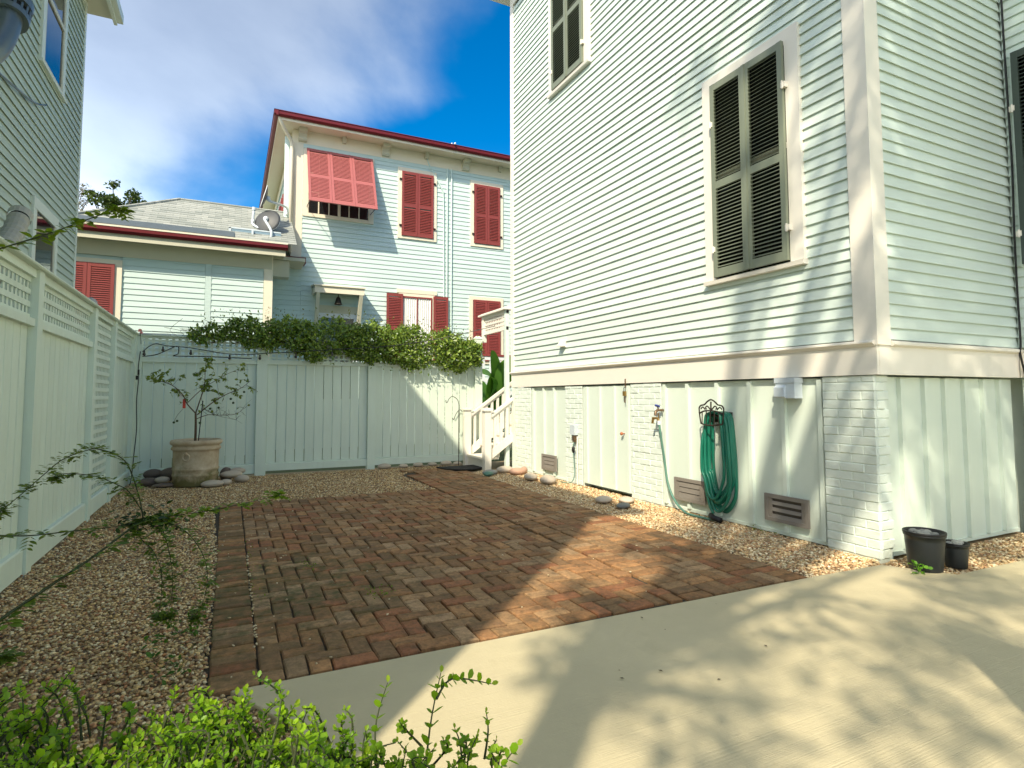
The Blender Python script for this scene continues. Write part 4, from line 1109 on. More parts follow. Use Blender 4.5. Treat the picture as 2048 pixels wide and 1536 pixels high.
# ---- steps up behind the house
st = thing('wooden_steps', 'cream wooden steps with baluster handrails rising behind the house corner', 'steps', (4.3, 9.6, 0))
SX, RUN, RISE = 4.00, 0.27, 0.19
for i in range(6):
    x = SX + i * RUN
    MB().bx(x - 0.03, x + RUN, 9.30, 10.10, RISE * (i + 1) - 0.035, RISE * (i + 1)).build('tread', 'trim', st)
    MB().bx(x, x + 0.02, 9.32, 10.08, RISE * i, RISE * (i + 1) - 0.036).build('riser', 'trim', st)
for yy in (9.22, 10.14):
    n0 = MB(); nx = SX + 0.0
    n0.bx(nx - 0.06, nx + 0.06, yy - 0.06, yy + 0.06, -0.03, 1.0); n0.bx(nx - 0.085, nx + 0.085, yy - 0.085, yy + 0.085, 1.001, 1.03); n0.bx(nx - 0.07, nx + 0.07, yy - 0.07, yy + 0.07, 1.0301, 1.055)
    n0.build('newel_post', 'trim', st)
    sl = RISE / RUN; L = 1.5
    def slope_bar(z0, h, w, nm):
        m = MB(); x0, x1 = nx + 0.06, nx + L
        m.quadbox([(x0, yy - w, z0), (x1, yy - w, z0 + sl * (x1 - x0)), (x1, yy + w, z0 + sl * (x1 - x0)), (x0, yy + w, z0), (x0, yy - w, z0 + h), (x1, yy - w, z0 + h + sl * (x1 - x0)), (x1, yy + w, z0 + h + sl * (x1 - x0)), (x0, yy + w, z0 + h)])
        m.build(nm, 'trim', st)
    slope_bar(0.88, 0.05, 0.045, 'handrail'); slope_bar(0.83, 0.049, 0.02, 'rail_apron'); slope_bar(0.16, 0.16, 0.022, 'bottom_rail')
    for k in range(11):
        x = nx + 0.13 + k * 0.118; z0 = 0.32 + sl * (x - nx - 0.06); z1 = 0.83 + sl * (x - nx - 0.06)
        MB().bx(x, x + 0.045, yy - 0.018, yy + 0.018, z0 - 0.02, z1 + 0.02).build('baluster', 'trim', st)
# ---- porch railing of the aqua house, seen through the gap
pr = thing('porch_railing', 'white picket porch railing with red handrail seen beyond the gap', 'railing', (6.3, 14.6, 0))
MB().bx(5.6, 8.2, 14.55, 14.65, 2.36, 2.41).build('handrail', 'red', pr)
MB().bx(5.6, 8.2, 14.57, 14.63, 2.26, 2.359).build('top_rail', 'white_metal', pr)
for k in range(11): MB().bx(5.7 + k * 0.24, 5.79 + k * 0.24, 14.58, 14.62, 1.3, 2.259).build('picket', 'white_metal', pr)
m = MB(); m.quadbox([(5.6, 14.50, 1.95), (7.3, 14.50, 1.15), (7.3, 14.54, 1.15), (5.6, 14.54, 1.95), (5.6, 14.50, 2.07), (7.3, 14.50, 1.27), (7.3, 14.54, 1.27), (5.6, 14.54, 2.07)]); m.build('stair_stringer', 'white_metal', pr)

# ================================================================== fixtures on the right house
def wpt(a, v, d=0.0): return FA(a, v, d)
# outdoor outlet cover on the brick with plug and cord
oc = thing('outlet_cover', 'grey weatherproof outlet cover with plugged cord on the narrow pier', 'outlet', tuple(wpt(7.12, 0.75, 0.02)))
MB().box(FA, 7.07, 7.19, 0.70, 0.84, 0.011, 0.075).build('cover', 'grey_pvc', oc)
MB().box(FA, 7.10, 7.15, 0.60, 0.70, 0.02, 0.06).build('plug', 'brown_bronze', oc)
m = MB(); m.tube([wpt(7.06, 0.68, 0.03), wpt(7.06, 0.0, 0.03)], 0.011, 8); m.build('conduit', 'trim', oc)
cd = thing('drop_cord', 'thin green cord with black connector hanging from the outlet cover', 'cord', tuple(wpt(7.12, 0.0, 0.05)))
MB().tube(smooth_path([wpt(7.12, 0.60, 0.05), wpt(7.13, 0.50, 0.06), wpt(7.12, 0.30, 0.05), wpt(7.10, 0.12, 0.06), wpt(7.16, 0.02, 0.09), wpt(7.35, 0.012, 0.14)]), 0.006, 6).build('cord', 'hose_dull', cd)
MB().ellipsoid(wpt(7.125, 0.49, 0.06), (0.022, 0.024, 0.05)).build('connector', 'black', cd, True)
# weatherproof light box under the water table
lb = thing('junction_box', 'pale grey junction box mounted under the water table near the corner pier', 'box', tuple(wpt(3.55, 1.31, 0)))
MB().box(FA, 3.45, 3.645, 1.23, 1.395, -0.006, 0.095).build('box', 'grey_pvc', lb)
MB().box(FA, 3.443, 3.652, 1.365, 1.41, -0.006, 0.103).build('lid', 'grey_pvc', lb)
MB().profile(FA, 3.535, 3.640, [(0.0955, 1.235), (0.125, 1.245), (0.125, 1.325), (0.0955, 1.345)]).build('bulge', 'grey_pvc', lb)
# padlock on a chain
pl = thing('padlock', 'brass padlock hanging at the top of the access door', 'padlock', tuple(wpt(5.93, 1.3, 0.03)))
m = MB().box(FA, 5.91, 5.955, 1.255, 1.315, 0.03, 0.055); m.build('body', 'brass', pl)
m = MB(); m.tube([wpt(5.917, 1.31, 0.042), wpt(5.917, 1.35, 0.042), wpt(5.925, 1.365, 0.042), wpt(5.940, 1.365, 0.042), wpt(5.948, 1.35, 0.042), wpt(5.948, 1.31, 0.042)], 0.005, 6); m.build('shackle', 'galv', pl)
m = MB().box(FA, 5.925, 5.943, 1.36, 1.47, 0.023, 0.030); m.box(FA, 5.928, 5.94, 1.17, 1.255, 0.03, 0.04); m.build('hasp', 'brown_bronze', pl)
# hose bib with a hose running to the gravel
fb = thing('hose_bib', 'outdoor tap with blue handle and brass splitter by the brick pier', 'tap', tuple(wpt(5.25, 1.08, 0.03)))
m = MB(); m.tube([wpt(5.26, 1.09, -0.01), wpt(5.26, 1.09, 0.09)], 0.015, 8); m.tube(smooth_path([wpt(5.26, 1.09, 0.075), wpt(5.255, 1.075, 0.115), wpt(5.25, 1.03, 0.125)]), 0.016, 8); m.build('spout', 'brown_bronze', fb, True)
m = MB(); m.tube([wpt(5.26, 1.09, 0.07), wpt(5.262, 1.135, 0.082)], 0.009, 6); m.build('stem', 'brown_bronze', fb)
m = MB()
for k in range(6): a = k * math.pi / 3; m.ellipsoid(wpt(5.262 + math.cos(a) * 0.022, 1.14 + math.sin(a) * 0.010, 0.085 + math.sin(a) * 0.02), (0.012, 0.012, 0.010), 8, 5)
m.ellipsoid(wpt(5.262, 1.14, 0.085), (0.018, 0.018, 0.01), 8, 5); m.build('handle', 'blue_plastic', fb, True)
m = MB(); m.tube([wpt(5.20, 1.00, 0.125), wpt(5.30, 1.00, 0.125)], 0.014, 8); m.tube([wpt(5.21, 1.0, 0.125), wpt(5.19, 0.95, 0.125)], 0.014, 8); m.tube([wpt(5.29, 1.0, 0.125), wpt(5.305, 0.94, 0.125)], 0.014, 8); m.tube([wpt(5.19, 1.01, 0.13), wpt(5.17, 1.06, 0.15)], 0.006, 6); m.build('splitter', 'brass', fb)
h1 = thing('tap_hose', 'thin green hose running from the tap down into the gravel', 'hose', tuple(wpt(5.0, 0, 0.1)))
MB().tube(smooth_path([wpt(5.19, 0.96, 0.125), wpt(5.18, 0.85, 0.12), wpt(5.19, 0.55, 0.06), wpt(5.15, 0.28, 0.05), wpt(5.02, 0.11, 0.07), wpt(4.82, 0.02, 0.11), wpt(4.60, 0.010, 0.12), wpt(4.40, 0.012, 0.10)]), 0.013, 8).build('tube', 'hose_dull', h1, True)
MB().tube([wpt(5.19, 0.975, 0.125), wpt(5.19, 0.93, 0.125)], 0.018, 8).build('coupling', 'white_metal', h1)
# cast iron hose rack: arched scroll top, barred bow
rk = thing('hose_rack', 'ornate dark iron hose rack with arched scrolled top on the skirt wall', 'hose rack', tuple(wpt(4.37, 1.1, 0)))
d0 = 0.15
def ip(pts, r, name='scroll'): return MB().tube(smooth_path([wpt(a, v, d) for a, v, d in pts], 5), r, 6).build(name, 'iron', rk, True)
ip([(4.535, 1.13, d0), (4.51, 1.155, d0), (4.46, 1.165, d0), (4.42, 1.195, d0), (4.37, 1.215, d0), (4.32, 1.195, d0), (4.28, 1.165, d0), (4.23, 1.155, d0), (4.205, 1.13, d0)], 0.008, 'arch')
ip([(4.535, 1.13, d0), (4.53, 1.06, d0), (4.515, 0.975, d0)], 0.008, 'side_bar')
ip([(4.205, 1.13, d0), (4.21, 1.06, d0), (4.225, 0.975, d0)], 0.008, 'side_bar')
ip([(4.515, 0.975, d0), (4.44, 0.962, d0 + 0.02), (4.37, 0.958, d0 + 0.025), (4.30, 0.962, d0 + 0.02), (4.225, 0.975, d0)], 0.009, 'lower_bar')
ip([(4.53, 1.075, d0), (4.46, 1.098, d0 + 0.01), (4.37, 1.105, d0 + 0.015), (4.28, 1.098, d0 + 0.01), (4.21, 1.075, d0)], 0.008, 'upper_bar')
for a in (4.48, 4.425, 4.37, 4.315, 4.26): MB().tube([wpt(a, 0.965, d0 + 0.018), wpt(a, 1.10, d0 + 0.012)], 0.006, 6).build('bar', 'iron', rk)
for s_ in (-1, 1):      # fleur scrolls
    ip([(4.37 + s_ * 0.01, 1.115, d0), (4.37 + s_ * 0.05, 1.150, d0), (4.37 + s_ * 0.075, 1.135, d0), (4.37 + s_ * 0.06, 1.118, d0)], 0.0065)
    ip([(4.37 + s_ * 0.08, 1.115, d0), (4.37 + s_ * 0.115, 1.14, d0), (4.37 + s_ * 0.14, 1.12, d0)], 0.0065)
ip([(4.37, 1.11, d0), (4.372, 1.15, d0), (4.37, 1.195, d0)], 0.009)
m = MB().box(FA, 4.24, 4.50, 0.985, 1.09, -0.006, 0.004); m.build('back_plate', 'iron', rk)
m = MB()
for i in range(9):
    a = math.pi * i / 8; m.v += [tuple(wpt(4.37 + 0.115 * math.cos(a), 0.985 + 0.075 * math.sin(a), 0.0)), tuple(wpt(4.37 + 0.115 * math.cos(a), 0.985 + 0.075 * math.sin(a), d0 - 0.01))]
for i in range(8): m.f.append((2 * i, 2 * i + 1, 2 * i + 3, 2 * i + 2))
m.build('saddle', 'iron', rk)
# coiled hose over the saddle
hs_ = thing('garden_hose', 'bright green garden hose coiled in long loops on the iron rack', 'hose', tuple(wpt(4.33, 0, 0.08)))
rh_ = random.Random(4)
path = []
for L in range(13):
    dep = 0.022 + 0.0095 * L + rh_.uniform(-0.004, 0.004)
    w0 = 0.098 + rh_.uniform(0.0, 0.045); w1 = 0.098 + rh_.uniform(0.01, 0.055)
    low = 0.06 + rh_.uniform(0, 0.24); cx = 4.35 + rh_.uniform(-0.012, 0.012)
    sh = rh_.uniform(-0.022, 0.022)
    path += [(cx + w0 * 0.9, 1.02, dep), (cx + 0.06, 1.075, dep), (cx - 0.06, 1.078, dep), (cx - w1 * 0.95, 1.02, dep + 0.01),
             (cx - w1 - 0.02 + sh * 0.2, 0.80, dep + 0.012), (cx - w1 - 0.03 + sh * 0.5, 0.52, dep + 0.006), (cx - w1 * 0.9 - 0.02 + sh, low + 0.16, dep), (cx - 0.03 + sh, low + 0.01, dep),
             (cx + 0.06 + sh, low + 0.03, dep), (cx + w0 * 0.8 + 0.02 + sh, low + 0.20, dep + 0.004), (cx + w0 + 0.035 + sh * 0.6, 0.52, dep + 0.008), (cx + w0 + 0.03, 0.80, dep + 0.010)]
path += [(4.50, 0.9, 0.10), (4.515, 0.6, 0.11), (4.50, 0.35, 0.12), (4.45, 0.16, 0.12), (4.40, 0.08, 0.12)]
MB().tube(smooth_path([wpt(*p) for p in path], 5), 0.0155, 8).build('coil', 'hose', hs_, True)
m = MB(); m.tube([wpt(4.535, 0.63, 0.125), wpt(4.535, 0.615, 0.125)], 0.022, 10); m.tube([wpt(4.535, 0.60, 0.125), wpt(4.535, 0.585, 0.125)], 0.022, 10); m.build('coupling', 'white_metal', hs_)
tag(MB().tube([wpt(4.46, 0.05, 0.10), wpt(4.40, 0.035, 0.12), wpt(4.30, 0.03, 0.13)], 0.028, 8).build('spray_nozzle', 'black', None, True), 'black hose nozzle lying under the coiled green hose', 'nozzle')
# black cable in the inner corner
pts = [(6.565, 2.735, z) for z in (8.3, 6.5, 5.0)] + [(6.562, 2.73, 4.2), (6.565, 2.725, 3.4), (6.56, 2.735, 2.8), (6.565, 2.74, 2.2), (6.56, 2.735, 1.75), (6.53, 2.73, 1.64), (6.57, 2.72, 1.45), (6.58, 2.71, 1.3)]
tag(MB().tube(smooth_path(pts, 4), 0.009, 6).build('wall_cable', 'black'), 'black cable running down the inner corner of the mint house', 'cable')

# ================================================================== things in the yard
# two nursery pots full of stones
def nursery_pot(label, c, r, h, seed, stones):
    rr = random.Random(seed)
    p = thing('nursery_pot', label, 'pot', c, 'black nursery pots by the corner pier')
    m = MB(); m.lathe(c, [(0, 0.004), (r * 0.80, 0.0), (r * 0.82, 0.01), (r * 0.955, h * 0.80), (r * 0.95, h * 0.81), (r * 0.97, h * 0.93), (r * 1.02, h * 0.935), (r * 1.03, h * 0.985), (r * 1.0, h), (r * 0.95, h * 0.985), (r * 0.90, h * 0.80), (0, h * 0.80)], 36)
    m.build('pot_body', 'black_pot', p, True)
    m = MB(); m.lathe(c, [(r * 1.0, h * 0.99), (r * 1.045, h * 1.0), (r * 1.045, h * 1.055), (r * 1.0, h * 1.06), (r * 0.95, h * 0.995)], 36); m.build('rim', 'black', p, True)
    for k in range(stones):
        a = rr.uniform(0, 6.28); q = r * 0.72 * math.sqrt((k + 0.5) / stones); s = rr.uniform(0.024, 0.038) * (r / 0.14) ** 0.5
        tag(MB().ellipsoid((c[0] + q * math.cos(a), c[1] + q * math.sin(a), h * 0.97 + rr.uniform(0, 0.01)), (s * 1.15, s * 0.85, s * 0.6), 12, 7, a, 0.1).build('cobble', 'stone_grey', None, True), label.split(' nursery')[0] .replace('big', 'grey cobble in the big').replace('small', 'grey cobble in the small') + ' pot by the corner pier', 'stone', 'cobbles in the ' + label.split()[0] + ' pot')
nursery_pot('big black nursery pot filled with grey cobbles', (4.535, 2.52, 0.0), 0.128, 0.262, 1, 12)
nursery_pot('small black nursery pot filled with grey cobbles', (4.815, 2.465, 0.0), 0.083, 0.168, 2, 7)
# weed at the foot of the big pot
wd = thing('weed', 'small bright green weed at the foot of the big black pot', 'plant', (4.36, 2.50, 0))
n = 26
ps = np.c_[RNG.normal(4.365, 0.022, n), RNG.normal(2.475, 0.02, n), RNG.uniform(0.01, 0.075, n)]
leaf_mesh('leaves', LEAF_ROUND, ps, rdir(n, 0.2), rdir(n, 1.5), RNG.uniform(0.02, 0.042, n), tints(n, (0.10, 0.28, 0.02), (0.20, 0.42, 0.04)), 'leaf_bush', wd)
# stones
def stone(label, c, r, mname, rz=0.0, tilt=0.0, group=None):
    o = MB().ellipsoid((c[0], c[1], c[2] if len(c) > 2 else r[2] * 0.75), r, 18, 10, rz, 0.05, tilt).build('river_stone', mname, None, True)
    return tag(o, label, 'stone', group)
stone('large flat pale stone in front of the terracotta pot', (-0.19, 9.22), (0.145, 0.10, 0.052), 'stone_pale', 0.1)
stone('small pale stone touching the large flat one by the pot', (-0.02, 9.34), (0.085, 0.07, 0.045), 'stone_pale', 0.4)
stone('long pale stone leaning on others right of the pot', (0.05, 9.60, 0.115), (0.155, 0.085, 0.05), 'stone_pale', 0.15, 0.1)
stone('pale stone at the right end of the group by the pot', (0.19, 9.56), (0.085, 0.11, 0.06), 'stone_pale', 0.9)
stone('pale stone at the back of the group right of the pot', (0.13, 9.83, 0.13), (0.12, 0.085, 0.05), 'stone_pale', 0.3)
stone('dark stone half hidden behind the pot at its right', (-0.02, 9.86), (0.09, 0.1, 0.11), 'stone_dark', 0.2)
stone('brownish dark stone at the left of the pot near the fence', (-1.00, 9.72), (0.14, 0.10, 0.065), 'stone_dark', 0.2)
stone('round dark stone behind the others left of the pot', (-0.98, 9.98, 0.13), (0.13, 0.10, 0.075), 'stone_dark', 0.1)
stone('biggest dark stone between the pot and back fence', (-0.74, 9.95, 0.12), (0.17, 0.12, 0.10), 'stone_dark', -0.2)
stone('small tan stone at the left foot of the pot', (-0.83, 9.62, 0.085), (0.095, 0.075, 0.045), 'stone_pale', 0.2)
stone('flat dark slab stone lying left of the pot', (-0.78, 9.50), (0.16, 0.10, 0.03), 'stone_dark', 0.1)
for x, y, r_, lb_ in ((2.46, 10.16, 0.12, 'pale flat stone under the back fence beside its middle post'), (2.80, 10.17, 0.085, 'second pale stone from the middle post under the back fence'), (3.07, 10.17, 0.10, 'third pale stone from the middle post under the back fence'), (3.34, 10.18, 0.085, 'fourth pale stone from the middle post under the back fence'), (3.60, 10.17, 0.11, 'pale stone under the back fence just left of the doormat'), (3.80, 10.12, 0.085, 'pale stone under the back fence behind the doormat')):
    stone(lb_, (x, y), (r_, r_ * 0.7, r_ * 0.42), 'stone_pale', 0.05)
stone('large white stone at the foot of the near newel post', (4.12, 8.75), (0.16, 0.11, 0.06), 'stone_pale', 0.2)
stone('orange pink stone beside the house corner board', (4.20, 8.44), (0.15, 0.10, 0.06), 'stone_pink', 0.1)
stone('small orange stone against the house corner board', (4.36, 8.52), (0.07, 0.06, 0.06), 'stone_pink', 0.6)
stone('grey flat stone between the doormat and the steps', (3.80, 8.62), (0.14, 0.10, 0.045), 'stone_grey', 0.3)
stone('long tan stone in the gravel under the small vent', (4.12, 7.83), (0.20, 0.10, 0.055), 'stone_pale', 1.2)
stone('broad tan stone in the gravel before the narrow pier', (4.17, 7.38), (0.20, 0.12, 0.065), 'stone_pale', 1.1)
stone('flat tan stone in the gravel before the access door', (4.02, 5.78), (0.14, 0.10, 0.04), 'stone_pale', 0.7)
stone('pale stone near the wide pier beside the access door', (4.26, 5.66), (0.13, 0.09, 0.035), 'stone_pale', 1.0)
stone('whitish flat stone at the brick edge before the wide pier', (4.02, 5.40), (0.11, 0.075, 0.03), 'stone_grey', 0.5)
tag(MB().ellipsoid((3.72, 8.50, 0.03), (0.09, 0.07, 0.04), 12, 6, 0.3, 0.2).build('coiled_rag', 'hose_dull', None, True), 'crumpled teal cloth on the gravel near the doormat', 'cloth')
# half round doormat
m = MB(); nn = 24; c = (3.72, 9.55)
top = [(c[0] - 0.42 * math.cos(math.pi * k / nn), c[1] + 0.28 - 0.56 * math.sin(math.pi * k / nn)) for k in range(nn + 1)]
m.v = [(x, y, 0.004) for x, y in top] + [(x, y, 0.020) for x, y in top]; k = nn + 1
m.f = [tuple(range(k)), tuple(range(2 * k - 1, k - 1, -1))] + [(i, (i + 1) % k, k + (i + 1) % k, k + i) for i in range(k)]
tag(m.build('doormat', 'mat_fibre'), 'dark half round doormat at the foot of the steps', 'doormat')
# double shepherd hook
sh = thing('shepherd_hook', 'thin double shepherd hook of dark metal standing before the back fence', 'garden hook', (3.80, 10.05, 0))
MB().tube([(3.80, 10.05, -0.05), (3.80, 10.05, 1.0)], 0.008, 8).build('shaft', 'iron', sh)
MB().tube(smooth_path([(3.80, 10.05, 1.0), (3.80, 10.05, 1.10), (3.765, 10.04, 1.20), (3.67, 10.03, 1.255), (3.60, 10.02, 1.215), (3.565, 10.02, 1.15), (3.545, 10.02, 1.145), (3.535, 10.02, 1.19)]), 0.006, 6).build('upper_hook', 'iron', sh)
MB().tube(smooth_path([(3.86, 10.03, 0.97), (3.83, 10.03, 1.005), (3.79, 10.03, 1.00), (3.735, 10.03, 0.93), (3.70, 10.03, 0.85), (3.685, 10.03, 0.83), (3.672, 10.03, 0.86)]), 0.006, 6).build('lower_hook', 'iron', sh)
# terracotta planter
PC = (-0.415, 9.55, 0)
pt = thing('terracotta_planter', 'weathered terracotta planter with ring handle and mossy foot', 'planter', PC)
m = MB(); m.lathe(PC, [(0, 0.0), (0.285, 0.0), (0.293, 0.02), (0.290, 0.12), (0.296, 0.135), (0.302, 0.15), (0.296, 0.165), (0.291, 0.175), (0.293, 0.215), (0.303, 0.228), (0.300, 0.245), (0.292, 0.255), (0.292, 0.35), (0.296, 0.48), (0.300, 0.50), (0.318, 0.508), (0.322, 0.525), (0.312, 0.545), (0.302, 0.555), (0.304, 0.572), (0.325, 0.58), (0.338, 0.605), (0.333, 0.632), (0.315, 0.644), (0.290, 0.640), (0.278, 0.62), (0.272, 0.54)], 48); m.build('body', 'terracotta', pt, True)
MB().lathe(PC, [(0.0, 0.575), (0.274, 0.57)], 32).build('soil', 'soil', pt)
ca, sa = math.cos(R(-112)), math.sin(R(-112))
rc = Vector((PC[0] + ca * 0.305, PC[1] + sa * 0.305, 0.415))
MB().torus(rc, 0.045, 0.012, (-sa, ca, 0), (0, 0, 1)).build('ring_handle', 'terracotta', pt, True)
MB().ellipsoid(rc + Vector((0, 0, 0.05)), (0.02, 0.02, 0.022)).build('handle_boss', 'terracotta', pt, True)

# ---- young citrus tree in it
ct = thing('citrus_tree', 'young sparse citrus tree growing in the terracotta planter', 'tree', (-0.43, 9.5, 0.57))
def y3(pts, y0=9.5, amp=0.0, seed=0):
    rr = random.Random(seed); return [(x, y0 + amp * i / max(1, len(pts) - 1) * rr.uniform(0.6, 1.2), z) for i, (x, z) in enumerate(pts)]
MB().tube(smooth_path(y3([(-0.432, 0.55), (-0.430, 0.808), (-0.437, 1.032)]), 4), [0.019 - 0.0008 * i for i in range(9)], 8).build('trunk', 'twig_brown', ct, True)
BR = [([(-0.437, 1.02), (-0.544, 1.158), (-0.609, 1.298), (-0.758, 1.436), (-0.902, 1.476), (-1.044, 1.516)], -0.25, 0.010),
      ([(-0.437, 1.02), (-0.375, 1.256), (-0.341, 1.397), (-0.334, 1.581), (-0.328, 1.851)], 0.15, 0.010),
      ([(-0.415, 1.00), (-0.210, 1.184), (-0.034, 1.298), (0.146, 1.385), (0.263, 1.488)], -0.2, 0.009),
      ([(-0.425, 0.94), (-0.280, 0.994), (-0.128, 0.987), (0.078, 0.996), (0.219, 1.095)], 0.2, 0.006),
      ([(-0.544, 1.17), (-0.353, 1.383), (-0.167, 1.512), (0.023, 1.630), (0.180, 1.647)], 0.25, 0.006),
      ([(-0.345, 1.087), (-0.154, 0.985), (0.092, 0.931)], -0.25, 0.004)]
lp, ld, ls = [], [], []
rr = random.Random(8)
DENS = [56, 70, 36, 3, 38, 2]
for bi, (p2, amp, r0) in enumerate(BR):
    sp = smooth_path(y3(p2, 9.5, amp, bi), 5)
    MB().tube(sp, [r0 * (1 - 0.75 * i / (len(sp) - 1)) for i in range(len(sp))], 6).build('branch', 'twig_brown', ct, True)
    tw = MB()
    for i in range(len(sp) // 4, len(sp), 2):
        for q in range(2):
            d = Vector((rr.uniform(-1, 1), rr.uniform(-1, 1), rr.uniform(-0.4, 0.9))).normalized(); L = rr.uniform(0.08, 0.24)
            a, b = sp[i], sp[i] + d * L
            tw.tube([a, (a + b) / 2 + Vector((0, 0, 0.015)), b], [0.0028, 0.002, 0.0012], 4)
            for k in range(rr.randint(0, DENS[bi] // 3)):
                t = rr.uniform(0.3, 1); lp.append(a.lerp(b, t)); ld.append(Vector((rr.uniform(-1, 1), rr.uniform(-1, 1), rr.uniform(-1.0, 0.4)))); ls.append(rr.uniform(0.035, 0.072))
    tw.build('twigs', 'twig', ct)
n = len(lp)
leaf_mesh('leaves', LEAF_OVATE, [tuple(p) for p in lp], [tuple(p) for p in ld], rdir(n, 0.6), ls, tints(n, (0.12, 0.19, 0.03), (0.26, 0.31, 0.06)), 'leaf_rose', ct)
FR = [(-0.700, 0.897), (-0.662, 0.917), (0.047, 1.168), (0.013, 1.226), (-0.144, 1.099), (-0.251, 1.086), (0.187, 1.327), (-0.377, 0.884), (-0.290, 1.347), (-0.396, 1.587)]
first = MB().ellipsoid((FR[0][0], 9.45, FR[0][1]), (0.018, 0.018, 0.017), 10, 6).build('fruit', 'green_fruit', ct, True)
for x, z in FR[1:]: clone(first, ct, (x - FR[0][0], 0, z - FR[0][1]))
m = MB(); m.tube([(-0.70, 9.45, 0.91), (-0.66, 9.46, 1.0), (-0.60, 9.48, 1.08)], 0.0025, 5); m.build('twigs', 'twig', ct)
tag(MB().tube([(-0.395, 9.44, 0.55), (-0.348, 9.46, 1.20)], 0.007, 6).build('plant_stake', 'black'), 'thin black stake supporting the citrus tree', 'stake')
pg = thing('plant_tag', 'red and white plant tag tied to a citrus branch', 'tag', (-0.58, 9.44, 1.15))
MB().bx(-0.600, -0.562, 9.445, 9.448, 1.095, 1.225).build('red_strip', 'tag_red', pg)
MB().bx(-0.645, -0.605, 9.440, 9.443, 1.215, 1.30).build('white_strip', 'tag_white', pg)

# ---- string lights along the back fence with a cord down the corner
sl = thing('string_lights', 'black cafe string lights with bulbs swagged along the back fence lattice', 'string lights', (-1.2, 10.15, 2.0))
cab = [(-1.19, 10.16, 1.93), (-1.05, 10.17, 2.05), (-0.85, 10.19, 2.03), (-0.55, 10.19, 2.01), (-0.1, 10.19, 1.94), (0.25, 10.18, 1.93), (0.5, 10.16, 1.96), (1.0, 10.0, 1.99), (1.6, 9.85, 2.04), (2.3, 9.8, 2.10), (3.2, 9.7, 2.25), (4.2, 9.3, 2.5)]
MB().tube(smooth_path(cab), 0.007, 6).build('cable', 'black', sl)
MB().tube(smooth_path([(-1.19, 10.16, 1.86), (-1.0, 10.18, 1.90), (-0.75, 10.19, 2.03), (-0.73, 10.2, 1.92), (-0.78, 10.19, 1.88), (-0.4, 10.2, 1.885), (0.1, 10.2, 1.875), (0.3, 10.2, 1.87)]), 0.007, 6).build('cable', 'black', sl)
for x, z in ((-1.17, 1.95), (-0.93, 2.02), (-0.56, 1.98), (-0.02, 1.92), (0.42, 1.93), (0.95, 1.96), (1.5, 2.0)):
    m = MB(); yy = 10.17 if x < 0.6 else 10.0 - (x - 0.9) * 0.22
    m.lathe((x, yy, z), [(0, 0.0), (0.012, 0.0), (0.013, -0.03), (0.018, -0.04), (0.022, -0.055), (0.018, -0.072), (0, -0.08)], 10); m.build('bulb', 'light_bulb', sl, True)
MB().tube(smooth_path([(-1.21, 10.10, 1.93), (-1.225, 10.08, 1.70), (-1.22, 10.09, 1.5), (-1.23, 10.07, 1.2), (-1.22, 10.09, 0.8), (-1.235, 10.06, 0.45), (-1.25, 10.02, 0.12), (-1.24, 9.8, 0.015)]), 0.007, 6).build('drop_cord', 'black', sl)
m = MB(); m.tube([(-1.222, 10.085, 1.66), (-1.222, 10.085, 1.58)], 0.013, 8); m.tube([(-1.235, 10.08, 1.57), (-1.235, 10.08, 1.51)], 0.02, 8); m.build('plug', 'black', sl)
# pink blossom at the fence corner, ball finial beyond the fence
pf = thing('pink_blossom', 'single pink blossom above the fence corner', 'flower', (-1.24, 10.2, 2.2))
n = 9; leaf_mesh('petals', LEAF_ROUND, np.tile([(-1.235, 10.2, 2.235)], (n, 1)), rdir(n, 0.5), rdir(n, 1), RNG.uniform(0.04, 0.06, n), tints(n, (0.75, 0.2, 0.28), (0.8, 0.35, 0.4)), 'leaf_bush', pf)
MB().tube([(-1.22, 10.22, 2.05), (-1.235, 10.2, 2.235)], 0.003, 5).build('stem', 'twig', pf)
bl = thing('ball_finial', 'grey ball finial on a post peeking over the left fence', 'finial', (-1.55, 8.4, 0))
MB().ellipsoid((-1.55, 8.48, 2.385), (0.075, 0.075, 0.075), 20, 12).build('ball', 'ball_grey', bl, True)
MB().bx(-1.60, -1.50, 8.43, 8.53, -0.05, 2.32).build('post', 'fence', bl)
# satellite dishes on the wing roof
def dish(label, c, r, ax, foot):
    s = thing('satellite_dish', label, 'satellite dish', foot, 'satellite dishes on the wing roof')
    c = Vector(c); ax = Vector(ax).normalized(); x = ax.orthogonal().normalized(); y = ax.cross(x)
    m = MB(); n = 28
    for ring, (rr_, dd) in enumerate(((0.0, -0.06), (0.5, -0.045), (0.85, -0.015), (1.0, 0.0), (1.02, -0.012), (0.85, -0.03), (0.5, -0.06), (0.0, -0.075))):
        for k in range(n):
            a = 2 * math.pi * k / n; m.v.append(tuple(c + (x * math.cos(a) + y * math.sin(a)) * r * rr_ + ax * dd))
    for i in range(7):
        for k in range(n): m.f.append((i * n + k, i * n + (k + 1) % n, (i + 1) * n + (k + 1) % n, (i + 1) * n + k))
    m.build('reflector', 'dish', s, True)
    m = MB().torus(c - ax * 0.004, r * 1.0, 0.008, x, y, 28, 6); m.build('rim', 'white_metal', s, True)
    m = MB(); m.tube(smooth_path([Vector(foot), Vector(foot) + Vector((0, 0, 0.2)), c - ax * 0.16 - Vector((0, 0, 0.05)), c - ax * 0.07]), 0.03, 8); m.build('mast', 'grey_pvc', s, True)
    MB().ellipsoid(c - ax * 0.10, (0.06, 0.06, 0.06)).build('bracket', 'white_metal', s)
    return s
s = dish('grey satellite dish standing on a white mast above the red gutter', (0.70, 14.62, 5.40), 0.30, (0.45, 0.80, -0.30), (0.76, 14.30, 4.90))
